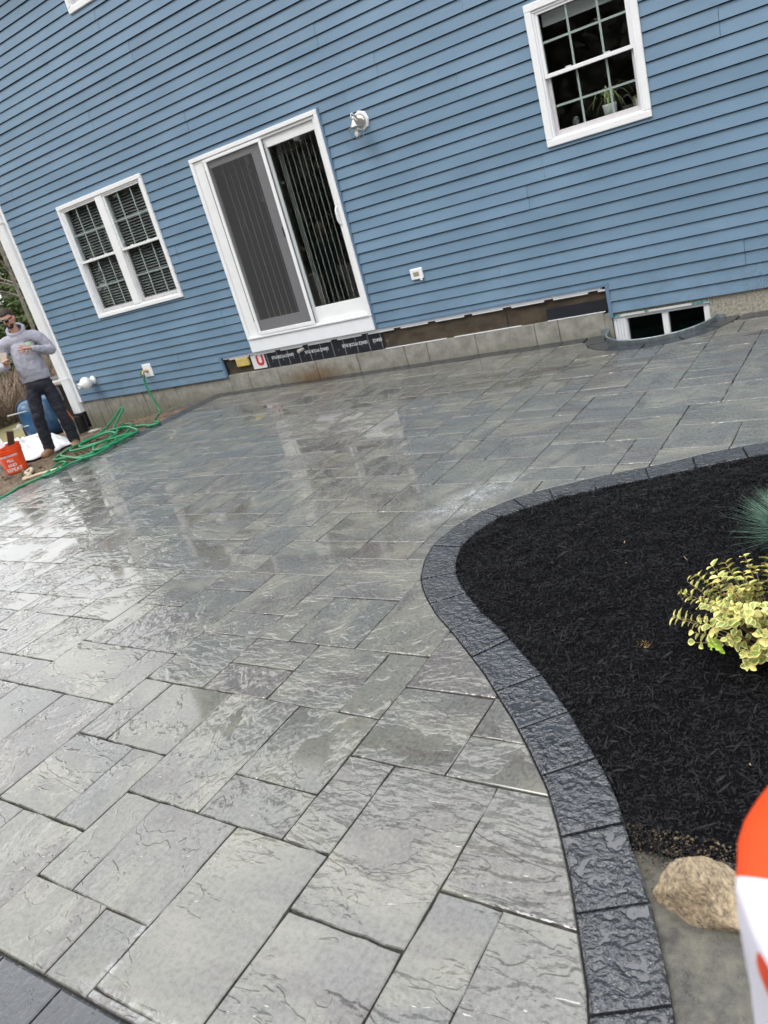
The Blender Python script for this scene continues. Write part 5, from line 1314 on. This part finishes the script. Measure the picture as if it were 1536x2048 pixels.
def person(loc, yaw, label, cloth, headyaw=-25, headpitch=14, cap=False, phone=True, scale=1.0, pose=0, vx=1):
    V_ = Vector
    W = Matrix.Translation(loc) @ Matrix.Rotation(R_(yaw), 4, 'Z') @ Matrix.Diagonal((scale, scale, scale, 1))
    root = empty('person', loc, label, 'person')
    hr = Matrix.Rotation(R_(headyaw), 3, 'Z') @ Matrix.Rotation(R_(headpitch), 3, 'X')
    hc = V_((-.01, -.045, 1.755))
    if pose == 0:
        LS, LE, LW, LHd, LHn = V_((.205, .01, 1.505)), V_((.335, .015, 1.235)), V_((.125, -.225, 1.365)), V_((-.95, -.30, .22)), V_((-.2, .9, .05))
        RS, RE, RW_, RHd, RHn = V_((-.205, .01, 1.505)), V_((-.315, .03, 1.22)), V_((-.215, -.225, 1.235)), V_((.15, -.55, .80)), V_((.35, -.9, -.25))
    else:
        LS, LE, LW, LHd, LHn = V_((.205, .01, 1.505)), V_((.28, .03, 1.23)), V_((.27, -.08, 1.0)), V_((0, -.25, -1)), V_((-1, 0, 0))
        RS, RE, RW_, RHd, RHn = V_((-.205, .01, 1.505)), V_((-.28, .03, 1.23)), V_((-.20, -.20, 1.10)), V_((.6, -.8, .1)), V_((0, 0, 1))
    hipL, hipR = V_((.095, 0, .95)), V_((-.095, 0, .95)); knL, knR = V_((.125, -.03, .50)), V_((-.155, -.045, .50)); anL, anR = V_((.135, .03, .10)), V_((-.20, .02, .10))
    # ---- body
    nodes = [(V_((0, 0, .98)), (.11, .085)), (V_((0, .005, 1.15)), (.12, .09)), (V_((0, .01, 1.36)), (.145, .10)), (V_((0, .015, 1.50)), (.11, .075)), (V_((0, .005, 1.58)), (.054, .054)), (V_((-.005, -.02, 1.66)), (.052, .052)), (hc, (.05, .05)),
             (LS, .058), (LE, .040), (LW, .026), (RS, .058), (RE, .040), (RW_, .026), (hipL, .062), (knL, .050), (anL, .038), (anL + V_((.01, -.12, -.05)), .022), (hipR, .062), (knR, .050), (anR, .038), (anR + V_((-.03, -.12, -.05)), .022)]
    ed = [(0, 1), (1, 2), (2, 3), (3, 4), (4, 5), (5, 6), (3, 7), (7, 8), (8, 9), (3, 10), (10, 11), (11, 12), (0, 13), (13, 14), (14, 15), (15, 16), (0, 17), (17, 18), (18, 19), (19, 20)]
    parts = [skinmesh(nodes, ed), head_mesh(hc, hr)]
    parts += hand_mesh(LW, LHd, LHn, 1 if pose == 0 else -1, .18, .25) + hand_mesh(RW_, RHd, RHn, 1, .55, .02)
    body = remesh(joinm(parts), .0062 * vx, 1); body.transform(W); body.materials.clear()
    me_obj('body', body, M['skin'], root)
    # ---- hoodie / jacket
    nodes = [(V_((0, .0, .985)), (.170, .125)), (V_((0, -.005, 1.06)), (.195, .145)), (V_((0, 0, 1.22)), (.190, .145)), (V_((0, .01, 1.38)), (.180, .135)), (V_((0, .015, 1.49)), (.135, .10)), (V_((0, .012, 1.565)), (.078, .075)),
             (LS + V_((.0, 0, -.015)), .088), (LS.lerp(LE, .5), .077), (LE, .073), (LE.lerp(LW, .55), .058), (LE.lerp(LW, .86), .046), (RS + V_((0, 0, -.015)), .088), (RS.lerp(RE, .5), .077), (RE, .073), (RE.lerp(RW_, .55), .058), (RE.lerp(RW_, .86), .046)]
    ed = [(0, 1), (1, 2), (2, 3), (3, 4), (4, 5), (4, 6), (6, 7), (7, 8), (8, 9), (9, 10), (4, 11), (11, 12), (12, 13), (13, 14), (14, 15)]
    hd = skinmesh(nodes, ed, sub=2)
    bmh = nb(); bmh.from_mesh(hd)
    cuffL = nb(); tube(cuffL, [LE.lerp(LW, .84), LE.lerp(LW, .97)], [.043, .036], 12); cuffR = nb(); tube(cuffR, [RE.lerp(RW_, .84), RE.lerp(RW_, .97)], [.043, .036], 12)
    hem = nb()
    rr2 = [[hem.verts.new((math.cos(t) * a, math.sin(t) * b, z)) for t in np.linspace(0, 2 * math.pi, 28, endpoint=False)] for a, b, z in ((.172, .125, .965), (.176, .13, .97), (.178, .132, 1.02), (.185, .138, 1.05))]
    for a, b in zip(rr2[:-1], rr2[1:]):
        for k in range(28): hem.faces.new((a[k], a[(k + 1) % 28], b[(k + 1) % 28], b[k]))
    hem.faces.new(rr2[0][::-1]); hem.faces.new(rr2[-1])
    hood = nb()      # hood lying on the shoulders: thick collar ring
    tube(hood, [V_((math.cos(t) * .094, .035 + math.sin(t) * .095, 1.60 + .045 * math.sin(t))) for t in np.linspace(-2.2 + .0, 5.2 - .0 - 1.0, 20)], [.022 + .030 * max(0, math.sin(t)) for t in np.linspace(-2.2, 4.2, 20)], 10)
    extra = []
    for q in (cuffL, cuffR, hem) + ((hood,) if not cap else ()):
        bmesh.ops.recalc_face_normals(q, faces=q.faces); mm_ = bpy.data.meshes.new('q'); q.to_mesh(mm_); q.free(); extra.append(mm_)
    hm = remesh(joinm([hd] + extra), .011 * vx, 1); 
    for v in hm.vertices:
        c = v.co; amp = .009 * (1.2 if c.z < 1.25 else .8)
        d_ = mnoise.noise(V_((c.x * 9, c.y * 9, c.z * 4.5))) * amp + mnoise.noise(V_((c.x * 22, c.y * 22, c.z * 11 + 4))) * amp * .5
        v.co += v.normal * d_
    hm.transform(W); hm.materials.clear(); ho = me_obj('hoodie' if not cap else 'jacket', hm, M[cloth[0]], root)
    ho.data.polygons.foreach_set('use_smooth', [True] * len(ho.data.polygons))
    # ---- trousers
    nodes = [(V_((0, 0, 1.0)), (.150, .115)), (V_((0, 0, .90)), (.172, .135)), (hipL + V_((.0, 0, -.07)), (.122, .122)), (hipL.lerp(knL, .6), .092), (knL, .082), (knL.lerp(anL, .5), .080), (anL + V_((0, 0, .02)), .080), (anL + V_((0, -.005, -.04)), .078),
             (hipR + V_((0, 0, -.07)), (.122, .122)), (hipR.lerp(knR, .6), .092), (knR, .082), (knR.lerp(anR, .5), .080), (anR + V_((0, 0, .02)), .080), (anR + V_((0, -.005, -.04)), .078)]
    ed = [(0, 1), (1, 2), (2, 3), (3, 4), (4, 5), (5, 6), (6, 7), (1, 8), (8, 9), (9, 10), (10, 11), (11, 12), (12, 13)]
    tm = remesh(skinmesh(nodes, ed, sub=2), .012 * vx, 1)
    for v in tm.vertices:
        c = v.co; v.co += v.normal * (.010 * mnoise.noise(V_((c.x * 12, c.y * 12, c.z * 9))) + .006 * mnoise.noise(V_((c.x * 5, c.y * 5, c.z * 28))))
    tm.transform(W); tm.materials.clear(); me_obj('trousers', tm, M[cloth[1]], root).data.polygons.foreach_set('use_smooth', [True] * len(tm.polygons))
    # ---- boots
    for an, tx in ((anL, .015), (anR, -.05)):
        bt = skinmesh([(an + V_((0, .015, .06)), .066), (an + V_((0, .02, -.035)), (.062, .060)), (an + V_((tx * .3, -.06, -.035)), (.060, .058)), (an + V_((tx, -.15, -.045)), (.062, .050)), (an + V_((tx * 1.2, -.21, -.052)), (.050, .040))], [(0, 1), (1, 2), (2, 3), (3, 4)], sub=2)
        bt.transform(W); bt.materials.clear(); me_obj('boot', bt, M['boot'], root).data.polygons.foreach_set('use_smooth', [True] * len(bt.polygons))
        so = nb(); 
        ol = [(.045, .06), (.05, 0), (.042, -.08), (.052, -.15), (.045, -.21), (0, -.245)]
        pts = [(x + tx * (-y) / .2 * .9, y) for x, y in ol] + [(-x + tx * (-y) / .2 * .9, y) for x, y in ol[-2::-1]]
        for z in (.0, .022): 
            vs__ = [so.verts.new(V_((an.x + x, an.y + y, z))) for x, y in pts]
            so.faces.new(vs__)
        so.verts.ensure_lookup_table(); k_ = len(pts)
        for k in range(k_): so.faces.new((so.verts[k], so.verts[(k + 1) % k_], so.verts[k_ + (k + 1) % k_], so.verts[k_ + k]))
        so.transform(W); obj('boot_sole', so, M['wood'], root)
    # ---- hair
    hb = nb(); bmesh.ops.create_uvsphere(hb, u_segments=36, v_segments=24, radius=1)
    kill = []
    for v in hb.verts:
        x, y, z = v.co
        lim = .42 if y < -.35 else (.42 - (y + .35) * 1.1 if y < .3 else -.30 - (y - .3) * .5)
        if z < lim: kill.append(v)
        nse = 1 + .05 * mnoise.noise(v.co * 5) + .04 * mnoise.noise(v.co * 12) + (.05 if z > .6 else 0)
        v.co = Vector((x * .083 * nse, y * .101 * nse, z * .128 * nse + .001))
    bmesh.ops.delete(hb, geom=kill, context='VERTS')
    r = bmesh.ops.extrude_face_region(hb, geom=list(hb.faces))
    for q in r['geom']:
        if isinstance(q, bmesh.types.BMVert): q.co *= .90
    hb.transform(W @ Matrix.Translation(hc) @ hr.to_4x4()); obj('hair', hb, M['hair'], root, smooth=True)
    H = W @ Matrix.Translation(hc) @ hr.to_4x4()
    if not cap:
        g = nb(); box(g, -.070, .070, -.104, -.096, .012, .034, .003)
        for s in (-1, 1):
            box(g, s * .012, s * .066, -.107, -.099, -.016, .022, .003) if s > 0 else box(g, -.066, -.012, -.107, -.099, -.016, .022, .003)
            a, b = (.069, .074) if s > 0 else (-.074, -.069); box(g, a, b, -.100, .01, .012, .022)
        g.transform(H); obj('sunglasses', g, M['lens'], root)
        g = nb(); bmesh.ops.create_uvsphere(g, u_segments=20, v_segments=14, radius=1)
        kk = [v for v in g.verts if v.co.z > -.38 or v.co.y > -.05 or (abs(v.co.x) < .36 and -.62 < v.co.z)]
        for v in g.verts:
            x, y, z = v.co; k = 1 - .30 * (-z) ** 1.3 if z < 0 else 1; v.co = Vector((x * .0785 * k, (y * .098) * (1 - .10 * max(0, -z)) - .013 * max(0, -z) - .008 * (z < -.3), z * .121))
        bmesh.ops.delete(g, geom=kk, context='VERTS'); g.transform(H); obj('beard', g, M['hair'], root, smooth=True)
        g = nb(); box(g, -.022, .022, -.1035, -.094, -.048, -.041, .002); g.transform(H); obj('moustache', g, M['hair'], root)
        g = nb(); box(g, -.017, .017, -.1015, -.092, -.066, -.056, .002); g.transform(H); obj('mouth', g, mat('mouth_dark', (.10, .02, .02), .5), root)
        # hood lining, chest print, pocket
        g = nb(); tube(g, [V_((math.cos(t) * .070, .035 + math.sin(t) * .062, 1.622 + .035 * math.sin(t))) for t in np.linspace(.2, 2.9, 10)], .020, 8); g.transform(W); obj('hood_lining', g, M['hoodin'], root, smooth=True)
        bvh_obj = ho
        from mathutils.bvhtree import BVHTree
        bmv = nb(); bmv.from_mesh(hm); bmv.transform(Matrix.Translation(WL[ho])); tree = BVHTree.FromBMesh(bmv); Wi = W.to_3x3(); fd = (Wi @ V_((0, 1, 0))).normalized()
        def patch(name, xs_, zs_, m_, off=.003, shape=None):
            g = nb(); grid = {}
            for i, x_ in enumerate(xs_):
                for j, z_ in enumerate(zs_):
                    xx = shape(x_, z_) if shape else x_
                    o_ = W @ V_((xx, -.6, z_)); h = tree.ray_cast(o_, fd)
                    if h[0] is None: return
                    grid[i, j] = g.verts.new(h[0] - fd * off)
            for i in range(len(xs_) - 1):
                for j in range(len(zs_) - 1): g.faces.new((grid[i, j], grid[i + 1, j], grid[i + 1, j + 1], grid[i, j + 1]))
            obj(name, g, m_, root, smooth=True)
        zt_ = 1.435
        patch('chest_print', list(np.linspace(.055, .135, 6)), list(np.linspace(zt_ - .045, zt_, 4)), M['lime'], .004, lambda x_, z_: .095 + (x_ - .095) * (.35 + .65 * (z_ - zt_ + .045) / .045))
        patch('chest_print', list(np.linspace(.050, .140, 6)), [zt_ + .010, zt_ + .016], M['hoodin'], .004)
        patch('pocket', list(np.linspace(-.13, .13, 12)), list(np.linspace(1.055, 1.20, 8)), M[cloth[0]], .009, lambda x_, z_: x_ * (1 - .35 * max(0, (z_ - 1.13) / .07)))
        bmv.free()
    else:
        g = nb(); bmesh.ops.create_uvsphere(g, u_segments=24, v_segments=14, radius=1)
        kk = [v for v in g.verts if v.co.z < .12]
        for v in g.verts: v.co = Vector((v.co.x * .088, v.co.y * .106, v.co.z * .135 + .01))
        bmesh.ops.delete(g, geom=kk, context='VERTS')
        pr_ = [g.verts.new(q) for q in ((-.07, -.09, .03), (.07, -.09, .03), (.05, -.165, .015), (-.05, -.165, .015))]; g.faces.new(pr_)
        g.transform(H); obj('cap', g, M['cap'], root, smooth=True)
    if phone:
        pc = RW_ + RHd.normalized() * .115 + V_((.0, .012, .012)); g = nb(); box(g, -.036, .036, -.004, .004, -.072, .072, .003)
        g.transform(W @ Matrix.Translation(pc) @ (Matrix.Rotation(.25, 4, 'Y') @ Matrix.Rotation(-.55, 4, 'X')))
        ph = obj('phone', g, mat('phone_case', (.35, .28, .22), .4)); tag(ph, 'smartphone in a tan case held up by the bearded man', 'phone')
        g = nb(); box(g, -.031, -.004, .0045, .009, .030, .066, .002); g.transform(Matrix.Identity(4))
        g.transform(W @ Matrix.Translation(pc) @ (Matrix.Rotation(.25, 4, 'Y') @ Matrix.Rotation(-.55, 4, 'X'))); obj('camera_bump', g, M['black'], ph)
    return root
person(Vector((-9.06, -1.86, -.03)), 47, 'bearded young man in grey hoodie, navy trousers and sunglasses gesturing beside the house', ('hood', 'pants'), scale=.99)
person(Vector((-8.75, -4.30, -.03)), 115, 'man in tan cap and dark jacket, seen only as a reflection in the sliding door', ('jacket', 'pants'), cap=True, phone=False, headyaw=0, headpitch=5, pose=1, scale=.97, vx=1.8)

# ================================================================== SACK close to the camera
SK = Vector((.042, -7.100, -.062))
sk = empty('upright_sack', SK, 'tall orange and white printed sack standing upright at the right edge close to the camera', 'sack')
bm = nb(); seg = 48; HT = 1.2
prof = [(.16, 0), (.175, .03), (.18, .2), (.178, .5), (.182, .75), (.182, 1.0), (.181, 1.12), (.180, 1.165), (.173, 1.195), (.12, 1.222), (.01, 1.230)]
zs2 = []; 
P2 = catmull([(r, 0, z) for r, z in prof], 5); rings = []
for p in P2:
    rings.append([bm.verts.new(SK + Vector(((p.x + .006 * mnoise.noise(Vector((math.cos(t) * 2, math.sin(t) * 2, p.z * 4))) + .004 * mnoise.noise(Vector((math.cos(t) * 6, math.sin(t) * 6, p.z * 7)))) * math.cos(t), (p.x + .006 * mnoise.noise(Vector((math.cos(t) * 2, math.sin(t) * 2, p.z * 4))) + .004 * mnoise.noise(Vector((math.cos(t) * 6, math.sin(t) * 6, p.z * 7)))) * math.sin(t), p.z + .03 * math.cos(t - .4) * max(0, p.z - .6)))) for t in [2 * math.pi * k / seg for k in range(seg)]])
for a, b in zip(rings[:-1], rings[1:]):
    for k in range(seg): bm.faces.new((a[k], a[(k + 1) % seg], b[(k + 1) % seg], b[k]))
bm.faces.new(rings[0][::-1]); bm.faces.new(rings[-1])
bm.normal_update()
def sack_mat():
    m = mat('printed_sack', (.72, .72, .80), .5, spec=.3); t = m.node_tree; l = t.links.new; b = t.nodes['Principled BSDF']
    g = t.nodes.new('ShaderNodeNewGeometry'); sp = t.nodes.new('ShaderNodeSeparateXYZ'); l(g.outputs['Position'], sp.inputs[0])
    def M_(op, a, b_):
        n = t.nodes.new('ShaderNodeMath'); n.operation = op
        for i, v in enumerate((a, b_)):
            if isinstance(v, (int, float)): n.inputs[i].default_value = v
            else: l(v, n.inputs[i])
        return n.outputs[0]
    X, Y, Z = sp.outputs
    at = M_('ARCTAN2', M_('SUBTRACT', Y, SK.y), M_('SUBTRACT', X, SK.x))
    zz = M_('ADD', Z, M_('MULTIPLY', M_('SUBTRACT', Y, SK.y), 1.5))
    band = M_('MULTIPLY', M_('GREATER_THAN', zz, SACK['b0']), M_('LESS_THAN', zz, SACK['b1']))
    def blob(z0, a0, rz_, ra):
        u = M_('DIVIDE', M_('SUBTRACT', Z, z0), rz_); v = M_('DIVIDE', M_('SUBTRACT', at, a0), ra); return M_('LESS_THAN', M_('ADD', M_('MULTIPLY', u, u), M_('MULTIPLY', v, v)), 1.)
    msk = band
    for bb in SACK['blobs']: msk = M_('MAXIMUM', msk, blob(*bb))
    msk = M_('SUBTRACT', msk, blob(1.205, -2.42, .016, .10))
    mx = t.nodes.new('ShaderNodeMix'); mx.data_type = 'RGBA'; mx.clamp_factor = True; l(msk, mx.inputs[0]); mx.inputs[6].default_value = (.70, .70, .80, 1); mx.inputs[7].default_value = (.70, .060, .006, 1); l(mx.outputs[2], b.inputs['Base Color'])
    return m
SACK = dict(b0=1.050, b1=1.30, blobs=[(1.150, -2.42, .024, .13), (1.082, -2.50, .022, .11)])
obj('sack_body', bm, sack_mat(), sk, smooth=True)

# ================================================================== TREES, BRUSH
def conifer(x, y, h, r, seed, label, nb_=2600, z0=-.3, sz=(.07, .20), fm='needle'):
    rr = np.random.default_rng(seed); t = empty('evergreen_tree', (x, y, z0), label, 'tree', 'trees around the yard')
    bm = nb(); tube(bm, [(x, y, z0), (x + .1, y, z0 + h * .5), (x, y, z0 + h)], [r * .09, r * .06, .02], 8); obj('trunk', bm, M['bark'], t)
    n_ = nb_; zz = rr.uniform(.04, 1, n_) ** .9; az = rr.uniform(0, 2 * np.pi, n_); rad = r * (1 - zz) ** .75 * np.sqrt(rr.uniform(.05, 1, n_)) * (1 + .25 * np.sin(az * 3 + zz * 25))
    c = np.stack([x + np.cos(az) * rad, y + np.sin(az) * rad, z0 + zz * h - rad * .25], 1); s = rr.uniform(*sz, n_)
    d = np.stack([np.cos(az), np.sin(az), rr.normal(-.25, .35, n_)], 1); d /= np.linalg.norm(d, axis=1)[:, None]; q = rr.normal(size=(n_, 3)); q -= (q * d).sum(1)[:, None] * d; q /= np.linalg.norm(q, axis=1)[:, None]
    S_ = s[:, None]; V_ = np.stack([c - d * S_, c - q * S_ * .35, c + d * S_, c + q * S_ * .35], 1).reshape(-1, 3)
    o = npmesh('crown', V_, 4, M[fm], t, center=True)
def bare(x, y, h, seed, label, z0=-.3):
    rd = random.Random(seed); t = empty('bare_tree', (x, y, z0), label, 'tree', 'bare trees around the yard')
    bm = nb(); tube(bm, [(x, y, z0), (x + .15, y, z0 + h * .4), (x + .1, y + .1, z0 + h)], [.045, .035, .01], 7); obj('trunk', bm, M['bark'], t)
    bm = nb()
    for k in range(26):
        zb2 = z0 + h * rd.uniform(.25, .95); az = rd.uniform(0, 6.28); ln = rd.uniform(.6, 2.2); d = Vector((math.cos(az), math.sin(az), rd.uniform(.3, 1))).normalized()
        a = Vector((x + .1, y, zb2)); b = a + d * ln; tube(bm, [a, a.lerp(b, .5) + Vector((0, 0, .05)), b], [.03, .018, .006], 5)
        for q in range(4):
            d2 = (d + Vector((rd.gauss(0, .6), rd.gauss(0, .6), rd.gauss(.2, .4)))).normalized(); a2 = a.lerp(b, rd.uniform(.3, .95)); tube(bm, [a2, a2 + d2 * rd.uniform(.3, .9)], [.010, .003], 4)
    o = obj('branch', bm, M['bark'], t)
LT = [(-24, 9.5, 5.2, 2.4, 'leftmost dark evergreen behind the man'), (-27, 13, 6.0, 2.8, 'tall evergreen rising behind the house corner'), (-22, 4.6, 4.3, 2.3, 'lower bushy evergreen at the left picture edge'), (-32, 13, 6.4, 3.0, 'far evergreen at the back of the yard'), (-25.5, 6.5, 5.0, 2.6, 'evergreen between the bare trunks beyond the lawn'), (-30, 18, 6.6, 3.0, 'evergreen hidden behind the downspout')]
for k, (x, y, h, r, lb) in enumerate(LT): conifer(x, y, h, r, 20 + k, lb, 14000)
bare(-17.2, 3.75, 9, 3, 'slender bare tree trunk standing just left of the house corner'); bare(-19.5, 5.6, 8, 4, 'thin bare tree further back behind the man')
ORD = ['first', 'second', 'third', 'fourth', 'fifth', 'sixth', 'seventh', 'eighth', 'ninth', 'tenth', 'eleventh']
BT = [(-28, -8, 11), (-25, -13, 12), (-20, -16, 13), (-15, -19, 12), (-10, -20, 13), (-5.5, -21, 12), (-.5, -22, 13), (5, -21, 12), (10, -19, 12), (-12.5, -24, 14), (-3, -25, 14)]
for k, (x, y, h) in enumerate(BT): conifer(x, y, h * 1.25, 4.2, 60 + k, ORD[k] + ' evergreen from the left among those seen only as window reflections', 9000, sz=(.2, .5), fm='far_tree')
# brown brush thicket beyond the lawn
nbz = 16000; bx = rng.uniform(-24, -15.5, nbz); by = 1.0 + (bx + 15.5) * -.95 + rng.normal(0, 1.0, nbz); hz = rng.uniform(.3, 1.2, nbz) * (0.6 + .4 * np.sin(bx * 1.7) ** 2)
az = rng.uniform(0, 2 * np.pi, nbz); b0 = np.stack([bx, by, np.full(nbz, -.28)], 1); tp = b0 + np.stack([np.cos(az) * .9 * hz, np.sin(az) * .9 * hz, hz * .8], 1); s = np.stack([-np.sin(az), np.cos(az), 0 * az], 1) * .007
tag(npmesh('dry_brush', np.stack([b0 - s, b0 + s, tp + s * .5, tp - s * .5], 1).reshape(-1, 3), 4, M['twig']), 'tangled dry brown brush beyond the lawn at the left edge', 'brush', kind='stuff')
# pallet of pale blocks seen in the door reflection
pl = empty('block_pallet', (-10.4, -6.4, -.05), 'pallet of pale concrete blocks, seen only as a reflection in the sliding door', 'block pallet')
for k in range(24):
    i, j, q = k % 3, (k // 3) % 2, k // 6
    boxo('block', (-10.9 + i * .34, -10.58 + i * .34, -6.7 + j * .34, -6.38 + j * .34, .08 + q * .2, .27 + q * .2), M['pallet'], pl, bev=.01)
boxo('pallet_base', (-10.95, -9.85, -6.75, -6.0, -.05, .075), M['wood'], pl)
print('objects', len(bpy.data.objects))

bpy.data.scenes.remove(TS)
